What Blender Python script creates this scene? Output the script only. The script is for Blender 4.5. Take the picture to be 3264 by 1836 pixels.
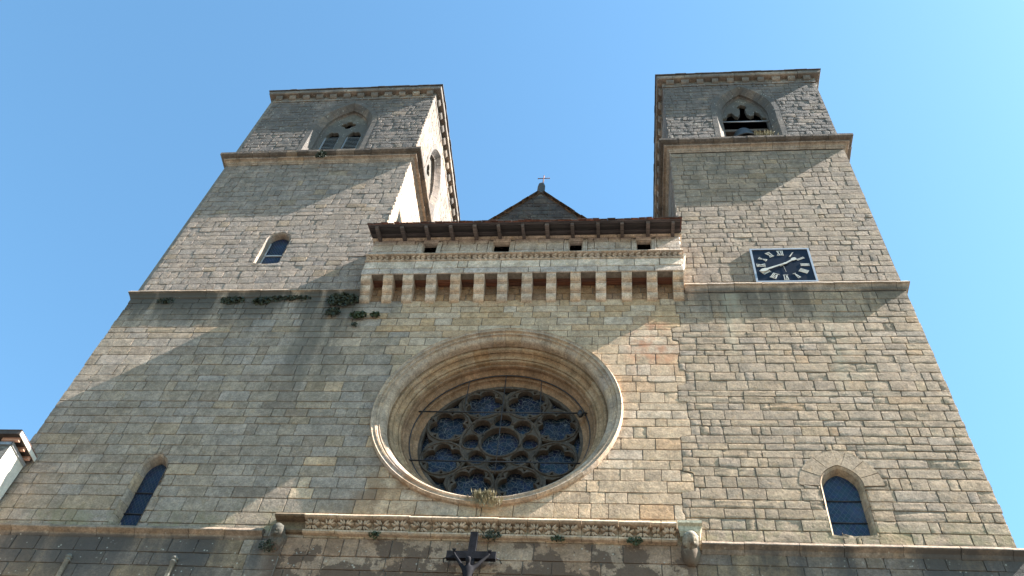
import bpy, bmesh, math, random
from mathutils import Vector, Matrix
random.seed(7)
sc = bpy.context.scene
C = sc.collection
for o in list(bpy.data.objects): bpy.data.objects.remove(o)

# ------------------------------------------------------------------ camera
cam_d = bpy.data.cameras.new('camera'); cam = bpy.data.objects.new('camera', cam_d); C.objects.link(cam)
R_ = Vector((0.99313321, 0.07634375, 0.08864574)); U_ = Vector((0.01030474, -0.81186748, 0.58375081)); F_ = Vector((-0.11653432, 0.57882884, 0.80707926))
m = Matrix(((R_.x, U_.x, -F_.x), (R_.y, U_.y, -F_.y), (R_.z, U_.z, -F_.z)))
CAM = Vector((0, -15, 1.6))
cam.matrix_world = Matrix.Translation(CAM) @ m.to_4x4()
cam_d.sensor_width = 36; cam_d.lens = 2958.73 / 3264 * 36; cam_d.clip_start = 0.1; cam_d.clip_end = 5000
sc.camera = cam
# ------------------------------------------------------------------ world, sun, exposure
SUN = Vector((1.0, -0.088, 1.0)).normalized()
w = bpy.data.worlds.new('World'); sc.world = w; w.use_nodes = True
nt = w.node_tree; nt.nodes.clear()
sky = nt.nodes.new('ShaderNodeTexSky'); sky.sky_type = 'NISHITA'; sky.sun_disc = False
sky.sun_elevation = math.asin(SUN.z); sky.sun_rotation = math.atan2(SUN.x, SUN.y)
sky.altitude = 100; sky.air_density = 1.0; sky.dust_density = 0.6; sky.ozone_density = 3.0
bg = nt.nodes.new('ShaderNodeBackground'); bg.inputs[1].default_value = 0.06
wo = nt.nodes.new('ShaderNodeOutputWorld')
wb = nt.nodes.new('ShaderNodeMix'); wb.data_type = 'RGBA'; wb.blend_type = 'MULTIPLY'; wb.inputs[0].default_value = 1.0
wb.inputs[7].default_value = (.80, 1.08, 1.02, 1)          # the camera's white balance, the whole sky alike
nt.links.new(sky.outputs[0], wb.inputs[6]); nt.links.new(wb.outputs[2], bg.inputs[0]); nt.links.new(bg.outputs[0], wo.inputs[0])
sun_d = bpy.data.lights.new('sun', 'SUN'); sun_d.energy = 5.0; sun_d.angle = math.radians(0.3); sun_d.color = (1, 0.965, 0.91)
sun = bpy.data.objects.new('sun', sun_d); C.objects.link(sun)
sun.rotation_euler = SUN.to_track_quat('Z', 'Y').to_euler(); sun.location = (60, -10, 60)
sc.view_settings.view_transform = 'Standard'; sc.view_settings.look = 'None'
sc.view_settings.exposure = 2.62; sc.view_settings.gamma = 1.0

# ------------------------------------------------------------------ materials
class G:
    def __init__(s, name):
        s.m = bpy.data.materials.new(name); s.m.use_nodes = True; s.t = s.m.node_tree; s.t.nodes.clear()
        s.out = s.n('ShaderNodeOutputMaterial'); s.b = s.n('ShaderNodeBsdfPrincipled'); s.l(s.b.outputs[0], s.out.inputs[0])
        s.pos = s.n('ShaderNodeNewGeometry').outputs['Position']
    def n(s, k): return s.t.nodes.new(k)
    def l(s, a, b): s.t.links.new(a, b)
    def put(s, sock, v):
        if isinstance(v, bpy.types.NodeSocket): s.l(v, sock)
        elif isinstance(v, tuple) and len(v) == 3 and sock.type == 'RGBA': sock.default_value = (*v, 1)
        else: sock.default_value = v
    def ma(s, op, a, b=0.0, c=0.0, clamp=False):
        n = s.n('ShaderNodeMath'); n.operation = op; n.use_clamp = clamp
        s.put(n.inputs[0], a); s.put(n.inputs[1], b); s.put(n.inputs[2], c); return n.outputs[0]
    def mul(s, *a):
        r = a[0]
        for x in a[1:]: r = s.ma('MULTIPLY', r, x)
        return r
    def ss(s, v, a, b, lo=0.0, hi=1.0):
        n = s.n('ShaderNodeMapRange'); n.interpolation_type = 'SMOOTHSTEP'
        s.put(n.inputs[0], v); n.inputs[1].default_value = a; n.inputs[2].default_value = b; n.inputs[3].default_value = lo; n.inputs[4].default_value = hi
        return n.outputs[0]
    def vec(s, sc_, off=(0, 0, 0)):
        n = s.n('ShaderNodeVectorMath'); n.operation = 'MULTIPLY_ADD'; s.l(s.pos, n.inputs[0]); n.inputs[1].default_value = sc_; n.inputs[2].default_value = off
        return n.outputs[0]
    def noise(s, scale, det=4, rough=0.55, v=None, dist=0.0):
        n = s.n('ShaderNodeTexNoise'); s.l(v or s.pos, n.inputs['Vector']); n.inputs['Scale'].default_value = scale
        n.inputs['Detail'].default_value = det; n.inputs['Roughness'].default_value = rough; n.inputs['Distortion'].default_value = dist
        return n.outputs[0]
    def vor(s, scale, feat='F1', v=None):
        n = s.n('ShaderNodeTexVoronoi'); n.feature = feat; s.l(v or s.pos, n.inputs['Vector']); n.inputs['Scale'].default_value = scale
        return n
    def mix(s, f, a, b, mode='MIX'):
        n = s.n('ShaderNodeMix'); n.data_type = 'RGBA'; n.blend_type = mode
        s.put(n.inputs[0], f); s.put(n.inputs[6], a); s.put(n.inputs[7], b); return n.outputs[2]
    def xyz(s):
        n = s.n('ShaderNodeSeparateXYZ'); s.l(s.pos, n.inputs[0]); return n.outputs
    def bump(s, h, dist, st=1.0):
        n = s.n('ShaderNodeBump'); s.put(n.inputs['Height'], h); n.inputs['Distance'].default_value = dist; n.inputs['Strength'].default_value = st
        s.l(n.outputs[0], s.b.inputs['Normal'])
    def attr(s, name='Col'):
        n = s.n('ShaderNodeAttribute'); n.attribute_name = name; return n.outputs[0]

def limestone(name, stain=True, bump=1.0):
    g = G(name); col = g.attr(); x, y, z = g.xyz()
    n1 = g.noise(2.3, 5, .6); n2 = g.noise(26, 4, .6); n3 = g.noise(7, 3, .5, dist=.4)
    k = g.mul(g.ss(n1, .3, .7, .78, 1.18), g.ss(n2, .25, .75, .72, 1.22), g.ss(g.noise(8.5, 4, .6), .28, .72, .78, 1.18))
    c = g.mix(1.0, col, k, 'MULTIPLY')
    # yellowish and greyish drift inside stones
    c = g.mix(g.ss(n3, .52, .72, 0, .35), c, g.mix(1.0, c, (1.12, .97, .72), 'MULTIPLY'))
    pits = g.vor(17).outputs['Distance']; pitn = g.noise(4.0, 2)
    pm = g.mul(g.ss(pits, .05, .16, 1, 0), g.ss(pitn, .52, .62))
    c = g.mix(g.mul(pm, .7), c, (.06, .055, .05))
    if stain:
        streak = g.noise(1.0, 5, .62, g.vec((1.7, 1.0, .16)))
        streak2 = g.noise(1.0, 4, .6, g.vec((.55, 1.0, .10), (5, 0, 3)))
        blot = g.noise(.75, 6, .65); blot2 = g.noise(1.6, 6, .7, g.vec((1, 1, 1), (9, 4, 1)))
        L = g.ss(x, -7.45, -7.0, 1, 0); Rr = g.ss(x, 1.2, 1.6)
        side = g.ma('MAXIMUM', L, Rr)
        grime = (.062, .054, .044)
        # dark run-off below the middle string course
        f = g.mul(g.ss(z, 19.9, 22.3), g.ss(z, 22.30, 22.42, 1, 0), g.ma('MAXIMUM', L, g.mul(Rr, .7)))
        a = g.mul(g.ss(g.ma('ADD', streak, g.mul(f, .26)), .56, .74), f, .95)
        c = g.mix(a, c, grime)
        # black crust below the lower string course
        f = g.mul(g.ss(z, 11.6, 13.5), g.ss(z, 13.64, 13.72, 1, 0), side)
        a = g.mul(g.ss(g.ma('ADD', g.ma('ADD', g.mul(streak2, .6), g.mul(streak, .4)), g.mul(f, .10)), .47, .63), f, .9)
        c = g.mix(a, c, (.058, .052, .048))
        # brown wet patches in the middle bay below the frieze
        mid = g.mul(g.ma('SUBTRACT', 1.0, side), g.ss(z, 13.70, 13.78, 1, 0))
        c = g.mix(g.mul(g.ss(blot2, .40, .62), mid, .55), c, (.20, .125, .08))
        a = g.mul(g.ss(g.ma('SUBTRACT', blot2, g.mul(g.ss(z, 12.6, 13.7), .13)), .425, .445), mid, .75)
        c = g.mix(a, c, (.075, .048, .034))
        # dark lichen of the belfry stages, deepened to carry part of their shade
        f = g.ss(z, 30.6, 31.6)
        c = g.mix(g.mul(g.ss(blot, .32, .54), f, .70), c, (.070, .066, .062))
        f2 = g.mul(g.ss(z, 25.5, 29.5), g.ss(z, 30.2, 30.35, 1, 0))
        c = g.mix(g.mul(g.ss(blot2, .45, .62), f2, .42), c, (.10, .094, .08))
        # broad dark streak left of the rose window
        f = g.mul(g.ss(x, -9.3, -8.2), g.ss(x, -7.9, -7.0, 1, 0), g.ss(z, 16.3, 20.2), g.ss(z, 22.2, 22.35, 1, 0))
        c = g.mix(g.mul(g.ss(g.ma('ADD', streak, g.mul(f, .12)), .42, .62), f, .65), c, (.078, .070, .058))
        # rust coloured wash right of the rose
        dx = g.ma('SUBTRACT', x, .75); dz = g.ma('SUBTRACT', z, 19.9)
        r2 = g.ma('ADD', g.mul(dx, dx, 1.8), g.mul(dz, dz, .45))
        a = g.mul(g.ss(r2, 0, 1.2, 1, 0), g.ss(blot2, .42, .62), .75)
        c = g.mix(a, c, (.36, .15, .075))
        f = g.mul(g.ss(x, -11.52, -11.44), g.ss(x, -11.32, -11.24, 1, 0), g.ss(z, 24.6, 25.3), g.ss(z, 26.3, 26.5, 1, 0))
        c = g.mix(g.mul(f, g.ss(streak, .35, .6), .8), c, (.34, .21, .12))
        # brown wash left of the foot of the rose
        dx = g.ma('SUBTRACT', x, -4.9); dz = g.ma('SUBTRACT', z, 14.9)
        r2 = g.ma('ADD', g.mul(dx, dx, .9), g.mul(dz, dz, 1.0))
        a = g.mul(g.ss(r2, 0, 1.3, 1, 0), g.ss(blot2, .44, .60), .75)
        c = g.mix(a, c, (.19, .11, .06))
        # pale lime runs on the right wall
        dx = g.ma('ABSOLUTE', g.ma('SUBTRACT', x, 5.35)); dx2 = g.ma('ABSOLUTE', g.ma('SUBTRACT', x, 2.9))
        f = g.mul(g.ss(dx, .05, .5, 1, 0), g.ss(z, 17.0, 19.5), g.ss(z, 22.1, 22.2, 1, 0))
        f = g.ma('MAXIMUM', f, g.mul(g.ss(dx2, .05, .35, 1, 0), g.ss(z, 19.0, 20.5), g.ss(z, 22.1, 22.2, 1, 0)))
        c = g.mix(g.mul(f, g.ss(streak, .40, .6), .55), c, (.36, .31, .22))
        # greenish film at the foot of walls above ledges
        f = g.mul(g.ss(z, 14.0, 14.7, 1, 0), g.ss(z, 13.85, 13.9))
        f = g.mul(f, g.ss(y, -.04, -.015))
        c = g.mix(g.mul(f, g.ss(blot2, .42, .6), .5), c, (.19, .17, .085))
        # crusty white and yellow lichen spots
        v = g.vor(9.0); sp = g.mul(g.ss(v.outputs['Distance'], .10, .22, 1, 0), g.ss(g.noise(3.1, 3), .50, .60))
        zone = g.ma('MAXIMUM', g.ss(z, 30.8, 31.3, 0, .8), g.ss(z, 13.6, 13.9, .45, 0))
        zone = g.ma('MAXIMUM', zone, .10)
        c = g.mix(g.mul(sp, zone), c, (.52, .50, .42))
    g.put(g.b.inputs['Base Color'], c); g.b.inputs['Roughness'].default_value = .92; g.b.inputs['Specular IOR Level'].default_value = .2
    h = g.ma('ADD', g.mul(g.noise(13, 6, .68, dist=.5), 1.0), g.mul(g.noise(48, 3, .6), .28))
    h = g.ma('SUBTRACT', h, g.mul(pm, .5))
    h = g.mul(h, g.ss(z, 22.2, 22.6, 1.0, 1.5))
    g.bump(h, .024 * bump, .8)
    return g.m

def plain(name, col, rough=.7, metal=0.0, vary=.25, scale=6, bump=.004, use_attr=False, grain=None):
    g = G(name)
    base = g.attr() if use_attr else col
    v = g.vec(grain) if grain else None
    k = g.mul(g.ss(g.noise(scale, 5, .6, v), .25, .75, 1 - vary, 1 + vary), g.ss(g.noise(scale * 6, 3, .6, v), .25, .75, 1 - vary * .5, 1 + vary * .5))
    g.put(g.b.inputs['Base Color'], g.mix(1.0, base, k, 'MULTIPLY'))
    g.b.inputs['Roughness'].default_value = rough; g.b.inputs['Metallic'].default_value = metal
    if bump: g.bump(g.noise(scale * 4, 4, .6, v), bump, .6)
    return g.m

M = {}
M['stone'] = limestone('limestone')
M['carved'] = limestone('carved_limestone', True, .45)
M['mortar'] = plain('mortar', (.15, .125, .10), .95, vary=.3, scale=9, bump=.01)
M['wood'] = plain('weathered_wood', (.055, .046, .040), .85, vary=.5, scale=5, bump=.006, use_attr=True, grain=(.35, 6, 6))
M['slat'] = plain('grey_slat', (.34, .33, .32), .75, vary=.25, scale=5, grain=(.5, 4, 4))
M['iron'] = plain('dark_iron', (.030, .027, .028), .55, .3, vary=.4, scale=12, bump=.002)
M['rust'] = plain('rusty_iron', (.13, .055, .04), .8, .2, vary=.4, scale=14)
M['cross'] = plain('dark_cast_iron', (.012, .011, .013), .8, .0, vary=.4, scale=9, bump=.004)
M['cross'].node_tree.nodes['Principled BSDF'].inputs['Specular IOR Level'].default_value = .08
M['alu'] = plain('aluminium_frame', (.30, .31, .33), .5, .3, vary=.08, scale=8, bump=0)
M['navy'] = plain('navy_enamel', (.007, .009, .016), .35, 0, vary=.3, scale=2.2, bump=0)
M['navy'].node_tree.nodes['Principled BSDF'].inputs['Specular IOR Level'].default_value = .12
M['gilt'] = plain('pale_gilt', (.50, .45, .37), .4, .15, vary=.12, scale=10, bump=0)
M['tile'] = plain('terracotta_tile', (.22, .09, .06), .9, vary=.5, scale=5, bump=.008, use_attr=True)
M['slate'] = plain('roof_slate', (.07, .06, .055), .9, vary=.4, scale=6, bump=.01)
M['plaster'] = plain('pale_plaster', (.52, .47, .40), .95, vary=.16, scale=5, bump=.02)
M['rough'] = plain('rough_dark_masonry', (.13, .115, .10), .95, vary=.5, scale=5, bump=.05, grain=(1, 1, 2.6))
M['zinc'] = plain('zinc', (.34, .34, .35), .45, .6, vary=.2, scale=5)
M['orange'] = plain('pinkish_timber', (.42, .22, .15), .8, vary=.2, scale=5)
M['brown'] = plain('brown_board', (.05, .035, .028), .85, vary=.3, scale=4)
M['brass'] = plain('bell_bronze', (.05, .055, .06), .55, .0, vary=.4, scale=5)
M['void'] = plain('dark_interior', (.012, .012, .016), .95, vary=.2, bump=0)  # near-black colour stands in for the shade of enclosed spaces
M['paving'] = plain('stone_paving', (.085, .076, .064), .9, vary=.2, scale=1.5, bump=.01)

def leaf(name, c1, c2, tr=.25):
    g = G(name); n = g.noise(9, 3)
    g.put(g.b.inputs['Base Color'], g.mix(g.ss(n, .35, .65), c1, c2)); g.b.inputs['Roughness'].default_value = .65
    return g.m
M['leaf'] = leaf('dark_leaf', (.014, .020, .009), (.030, .036, .016))
M['leaf2'] = leaf('green_leaf', (.020, .032, .010), (.042, .056, .018))
M['dry'] = leaf('dry_stalk', (.20, .175, .11), (.33, .30, .20))

def lead_glass(name, scale, diamond=False, c1=(.012, .018, .035), c2=(.03, .045, .085), lead=(.16, .16, .155)):
    g = G(name); x, y, z = g.xyz()
    if diamond:
        a = g.ma('ADD', g.mul(x, 1.5), z); b = g.ma('SUBTRACT', g.mul(x, 1.5), z)
        fa = g.ma('ABSOLUTE', g.ma('SUBTRACT', g.ma('FRACT', g.mul(a, scale)), .5)); fb = g.ma('ABSOLUTE', g.ma('SUBTRACT', g.ma('FRACT', g.mul(b, scale)), .5))
        e = g.ma('MAXIMUM', fa, fb); lm = g.ss(e, .44, .48)
    else:
        v1 = g.vor(scale, 'DISTANCE_TO_EDGE').outputs['Distance']; v2 = g.vor(scale * .45, 'DISTANCE_TO_EDGE').outputs['Distance']
        lm = g.ma('MAXIMUM', g.ss(v1, .014, .034, 1, 0), g.ss(v2, .006, .014, 1, 0))
    cell = g.vor(scale if not diamond else scale * 2).outputs['Color']
    n = g.noise(1.4, 3)
    c = g.mix(g.ss(n, .35, .65), c1, c2)
    c = g.mix(.35, c, g.mix(1.0, c, cell, 'MULTIPLY'))
    g.put(g.b.inputs['Base Color'], g.mix(lm, c, lead))
    g.put(g.b.inputs['Roughness'], g.ss(lm, 0, 1, .22, .7)); g.b.inputs['Specular IOR Level'].default_value = .22
    g.bump(g.ma('ADD', g.mul(g.noise(11, 3), .6), lm), .006, .5)
    return g.m
M['rose_glass'] = lead_glass('rose_glass', 8.5, False, (.009, .013, .024), (.020, .030, .054), (.10, .10, .10))
M['lancet_glass'] = lead_glass('lancet_glass', 7.5, True, (.010, .014, .028), (.022, .032, .060), (.045, .05, .06))
M['pale_glass'] = lead_glass('pale_blue_glass', 6.0, True, (.02, .035, .06), (.045, .065, .10), (.055, .07, .10))

# ------------------------------------------------------------------ mesh helpers
class MB:
    def __init__(s): s.v = []; s.f = []; s.c = []; s.sm = []
    def add(s, vs, fs, col, smooth=True):
        o = len(s.v); s.v += [tuple(p) for p in vs]
        cols = col if isinstance(col, list) else [col] * len(vs)
        s.c += cols; s.f += [tuple(i + o for i in f) for f in fs]; s.sm += [smooth] * len(fs)
    def box(s, x0, x1, y0, y1, z0, z1, col=(.5, .5, .5)):
        vs = [(x, y, z) for x in (x0, x1) for y in (y0, y1) for z in (z0, z1)]
        s.add(vs, [(0, 1, 3, 2), (4, 6, 7, 5), (0, 4, 5, 1), (2, 3, 7, 6), (0, 2, 6, 4), (1, 5, 7, 3)], col, False)
    def obox(s, p, ax, ay, az, col=(.5, .5, .5)):
        p, ax, ay, az = Vector(p), Vector(ax), Vector(ay), Vector(az)
        vs = [p + ax * i + ay * j + az * k for i in (-1, 1) for j in (-1, 1) for k in (-1, 1)]
        s.add(vs, [(0, 1, 3, 2), (4, 6, 7, 5), (0, 4, 5, 1), (2, 3, 7, 6), (0, 2, 6, 4), (1, 5, 7, 3)], col, False)
    def tube(s, pts, r, n=8, col=(.5, .5, .5), cap=True):
        vs = []; fs = []; k = len(pts)
        rr = r if isinstance(r, list) else [r] * k
        for i, p in enumerate(pts):
            p = Vector(p); t = (Vector(pts[min(i + 1, k - 1)]) - Vector(pts[max(i - 1, 0)])).normalized()
            a = t.cross(Vector((0, 0, 1)) if abs(t.z) < .9 else Vector((1, 0, 0))).normalized(); b = t.cross(a)
            for j in range(n):
                q = 2 * math.pi * j / n; vs.append(p + (a * math.cos(q) + b * math.sin(q)) * rr[i])
        for i in range(k - 1):
            for j in range(n): fs.append((i * n + j, i * n + (j + 1) % n, (i + 1) * n + (j + 1) % n, (i + 1) * n + j))
        if cap: fs += [tuple(range(n))[::-1], tuple((k - 1) * n + j for j in range(n))]
        s.add(vs, fs, col)
    def lathe(s, c, prof, n=16, col=(.5, .5, .5)):
        vs = [(c[0] + r * math.cos(2 * math.pi * j / n), c[1] + r * math.sin(2 * math.pi * j / n), c[2] + z) for r, z in prof for j in range(n)]
        s.add(vs, [(i * n + j, i * n + (j + 1) % n, (i + 1) * n + (j + 1) % n, (i + 1) * n + j) for i in range(len(prof) - 1) for j in range(n)], col)
    def mesh(s, name):
        me = bpy.data.meshes.new(name); me.from_pydata(s.v, [], s.f)
        at = me.color_attributes.new('Col', 'FLOAT_COLOR', 'POINT')
        at.data.foreach_set('color', [q for c in s.c for q in (*c, 1.0)])
        me.polygons.foreach_set('use_smooth', s.sm); me.update(); return me
    def build(s, name, mat, parent=None, kind=None):
        return link(name, s.mesh(name), mat, parent, kind)
def link(name, me, mat, parent=None, kind=None):
    if not me.materials: me.materials.append(M[mat])
    o = bpy.data.objects.new(name, me); C.objects.link(o); o.parent = parent
    if kind: o['kind'] = kind
    return o
def thing(name, label, cat, group=None, loc=(0, 0, 0)):
    o = bpy.data.objects.new(name, None); C.objects.link(o); o['label'] = label; o['category'] = cat; o.empty_display_size = .3
    if group: o['group'] = group
    o.location = loc
    return o
def tag(o, label, cat, group=None):
    o['label'] = label; o['category'] = cat
    if group: o['group'] = group
    return o
def J(a): return random.uniform(-a, a)
def tint(c, a=.038, w=.012):
    c = (c[0] * .83, c[1] * .668, c[2] * .59)
    k = 1 + random.gauss(0, a); h = random.gauss(0, w)
    return (max(.01, c[0] * k * (1 + h)), max(.01, c[1] * k), max(.01, c[2] * k * (1 - h * 1.5)))
def pick(pal):
    r = random.random() * sum(p[0] for p in pal)
    tw = sum(p[0] for p in pal); mean = [sum(p[0] * p[1][i] for p in pal) / tw for i in range(3)]
    for wt, c in pal:
        r -= wt
        if r <= 0: return tint(tuple(.58 * c[i] + .42 * mean[i] for i in range(3)))
    return tint(pal[0][1])
FR = lambda u, v, d: (u, d, v)                        # facade plane, d = depth into wall

def block(mb, ul, ur, v0, v1, col, mapf=FR, d0=0.0, rough=.003, curved=False, nu=3, wide=1.0):
    "one ashlar: worn pillow front, chamfered edge; ul/ur are functions of v"
    nv = 6 if curved else 2
    g = random.uniform(.002, .0048) * wide; b = random.uniform(.004, .009) * wide; back = .038
    vs = []; idx = {}
    h = v1 - v0
    sk = J(.004), J(.004)
    for j in range(nv + 1):
        t = j / nv; v = v0 + g + (h - 2 * g) * t
        a, c = ul(v) + g + J(.003), ur(v) - g + J(.003)
        if c - a < .004: c = a + .004
        for i in range(nu + 1):
            s = i / nu; u = a + (c - a) * s; vv = v
            bu = min(b, (c - a) * .3)
            if i == 0: u += bu * (1.7 if j in (0, nv) else 1)
            if i == nu: u -= bu * (1.7 if j in (0, nv) else 1)
            if j == 0: vv += b * (1.5 if i in (0, nu) else 1) + abs(J(.004))
            if j == nv: vv -= b * (1.5 if i in (0, nu) else 1) + abs(J(.004))
            edge = i in (0, nu) or j in (0, nv)
            d = d0 + J(rough) + (rough * .9 if edge else 0) + sk[0] * (s - .5) + sk[1] * (t - .5)
            idx[i, j] = len(vs); vs.append(mapf(u + (0 if edge else J(.02)), vv, d))
    fs = [(idx[i, j], idx[i + 1, j], idx[i + 1, j + 1], idx[i, j + 1]) for i in range(nu) for j in range(nv)]
    ring = [(i, 0) for i in range(nu)] + [(nu, j) for j in range(nv)] + [(i, nv) for i in range(nu, 0, -1)] + [(0, j) for j in range(nv, 0, -1)]
    o1 = len(vs); vs += [vs[idx[k]] for k in ring]
    o2 = len(vs)
    for i, j in ring:
        t = j / nv; v = v0 + g + (h - 2 * g) * t
        a, c = ul(v) + g, ur(v) - g
        if c - a < .004: c = a + .004
        vs.append(mapf(a + (c - a) * i / nu, v, back))
    n = len(ring)
    fs += [(o1 + (k + 1) % n, o1 + k, o2 + k, o2 + (k + 1) % n) for k in range(n)]
    mb.add(vs, fs, col)

def courses(u0, u1, v0, v1, hm, wm, openings=(), hj=.28, wj=.42, seed=0, lb=None, rb=None):
    "yield (ul, ur, va, vb, curved) for each ashlar in a wall region; openings: f(v)->(a,b) or None"
    rnd = random.Random(seed); out = []
    n = max(1, round((v1 - v0) / hm)); hs = [hm * (1 + rnd.uniform(-hj, hj)) for _ in range(n)]
    k = (v1 - v0) / sum(hs); v = v0
    for r in range(n):
        va, vb = v, v + hs[r] * k; v = vb; vm = (va + vb) / 2
        L = lb or (lambda q: u0); Rb = rb or (lambda q: u1)
        lo, hi = min(L(va), L(vb)), max(Rb(va), Rb(vb))
        cuts = [lo + rnd.uniform(-.012, .012)]; u = lo + (rnd.uniform(.25, 1) * wm)
        while u < hi - wm * .35:
            cuts.append(u); u += wm * max(.45, rnd.gauss(1, wj))
        cuts.append(hi + rnd.uniform(-.012, .012))
        ops = []
        for f in openings:
            s = [f(va + (vb - va) * q / 12) for q in range(13)]
            if any(s): 
                ss = [q for q in s if q]; ops.append((f, min(q[0] for q in ss), max(q[1] for q in ss), sum(ss[0]) / 2))
        pcs = []
        for a, b in zip(cuts, cuts[1:]):
            segs = [(a, b, None, None)]
            for f, oa, ob, mid in ops:
                ns = []
                for (p, q, lf, rf) in segs:
                    if q <= oa or p >= ob: ns.append((p, q, lf, rf)); continue
                    def lfun(vv, f=f, mid=mid):
                        t = f(vv); return t[0] if t else mid
                    def rfun(vv, f=f, mid=mid):
                        t = f(vv); return t[1] if t else mid
                    if p < mid and p < max(lfun(va), lfun(vb)) - .03: ns.append((p, min(q, mid), lf, lfun))
                    if q > mid and q > min(rfun(va), rfun(vb)) + .03: ns.append((max(p, mid), q, rfun, rf))
                segs = ns
            pcs += segs
        for p, q, lf, rf in pcs:
            ulf = (lambda vv, p=p, lf=lf: max(p, lf(vv)) if lf else p); urf = (lambda vv, q=q, rf=rf: min(q, rf(vv)) if rf else q)
            if lb and p <= lo + .02 and not lf: ulf = lambda vv: lb(vv)
            elif lb: ulf = lambda vv, f=ulf: max(f(vv), lb(vv))
            if rb and q >= hi - .02 and not rf: urf = lambda vv: rb(vv)
            elif rb: urf = lambda vv, f=urf: min(f(vv), rb(vv))
            if max(urf(va) - ulf(va), urf(vb) - ulf(vb), urf(vm) - ulf(vm)) < .05: continue
            out.append((ulf, urf, va, vb, bool(lf or rf or lb or rb)))
    return out

class Masonry:
    "collects the ashlars of one thing; the 300 that show largest become parts, the rest one stuff part"
    def __init__(s): s.items = []
    def region(s, cs, pal, mapf=FR, rough=.003, dj=.003, weight=1.0, d0=0.0, wide=1.0):
        for (ul, ur, va, vb, cv) in cs:
            mb = MB(); vm = (va + vb) / 2; a, b = ul(vm), ur(vm)
            col = pal((a + b) / 2, vm) if callable(pal) else pick(pal)
            wr = random.random() < 14 * rough; dd = abs(random.gauss(0, .006)) if wr else 0
            block(mb, ul, ur, va, vb, col, mapf, d0 + J(dj) + dd, rough * (2.2 if wr else 1), cv, 3, wide * random.choice((.6, 1, 1, 1.3)))
            p = Vector(mapf((a + b) / 2, vm, 0)); d = (p - CAM).length
            wt = max(0, b - a) * (vb - va) / d ** 3 * weight
            if p.z < 12.6: wt *= .01
            s.items.append((wt, mb))
    def build(s, parent, name='stone', mat='stone', top=300):
        s.items.sort(key=lambda q: -q[0]); rest = MB()
        for k, (wt, mb) in enumerate(s.items):
            if k < top: mb.build(name, mat, parent)
            else:
                o = len(rest.v); rest.v += mb.v; rest.c += mb.c; rest.sm += mb.sm; rest.f += [tuple(i + o for i in f) for f in mb.f]
        if rest.v: rest.build('smaller_stones', mat, parent, 'stuff')

def plate(name, outer, holes, d0, d1, mat, parent, col=(.3, .27, .2), bevel=0.0, mapf=FR):
    "flat slab with holes from 2D outlines, between depths d0 and d1"
    cu = bpy.data.curves.new(name, 'CURVE'); cu.dimensions = '2D'; cu.fill_mode = 'BOTH'
    cu.extrude = (d1 - d0) / 2 - bevel; cu.bevel_depth = bevel; cu.bevel_resolution = 1; cu.offset = -bevel
    for ol in [outer] + holes:
        sp = cu.splines.new('POLY'); sp.points.add(len(ol) - 1); sp.use_cyclic_u = True
        for p, q in zip(sp.points, ol): p.co = (q[0], q[1], 0, 1)
    ob = bpy.data.objects.new('tmp', cu); C.objects.link(ob)
    dg = bpy.context.evaluated_depsgraph_get(); me = bpy.data.meshes.new_from_object(ob.evaluated_get(dg))
    bpy.data.objects.remove(ob); bpy.data.curves.remove(cu)
    dm = (d0 + d1) / 2
    mb = MB(); mb.v = [mapf(v.co.x, v.co.y, dm + v.co.z) for v in me.vertices]; mb.f = [tuple(p.vertices)[::-1] for p in me.polygons]
    mb.c = [col] * len(mb.v); mb.sm = [False] * len(mb.f); bpy.data.meshes.remove(me)
    return mb.build(name, mat, parent)

class Path:
    def __init__(s, pts, closed=False):
        s.p = [Vector(q) for q in pts]; s.closed = closed
        if closed: s.p.append(s.p[0].copy())
        s.s = [0]
        for a, b in zip(s.p, s.p[1:]): s.s.append(s.s[-1] + (b - a).length)
        s.L = s.s[-1]; n = len(s.p); s.n = []
        for i in range(n):
            ts = []
            if i > 0: ts.append((s.p[i] - s.p[i - 1]).normalized())
            elif closed: ts.append((s.p[-1] - s.p[-2]).normalized())
            if i < n - 1: ts.append((s.p[i + 1] - s.p[i]).normalized())
            elif closed: ts.append((s.p[1] - s.p[0]).normalized())
            t = sum(ts, Vector((0, 0))).normalized(); k = 1 / max(.5, t.dot(ts[0]))
            s.n.append(Vector((t.y, -t.x)) * k)
    def at(s, q):
        q = max(0, min(s.L, q))
        for i in range(len(s.s) - 1):
            if q <= s.s[i + 1] + 1e-9:
                f = (q - s.s[i]) / max(1e-9, s.s[i + 1] - s.s[i])
                a = s.p[i].lerp(s.p[i + 1], f)
                t = (s.p[i + 1] - s.p[i]).normalized(); nn = Vector((t.y, -t.x))
                if f < 1e-4: nn = s.n[i]
                elif f > 1 - 1e-4: nn = s.n[i + 1]
                elif (s.s[i + 1] - s.s[i]) < .25: nn = s.n[i].lerp(s.n[i + 1], f)
                return a, nn
        return s.p[-1], s.n[-1]
    def samples(s, a, b, step):
        k = max(1, math.ceil((b - a) / step)); q = {round(a + (b - a) * i / k, 5) for i in range(k + 1)}
        for x in s.s:
            if a + .01 < x < b - .01: q.add(round(x, 5))
        q = sorted(q); r = [q[0]]
        for x in q[1:]:
            if x - r[-1] > .004: r.append(x)
        return r
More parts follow.
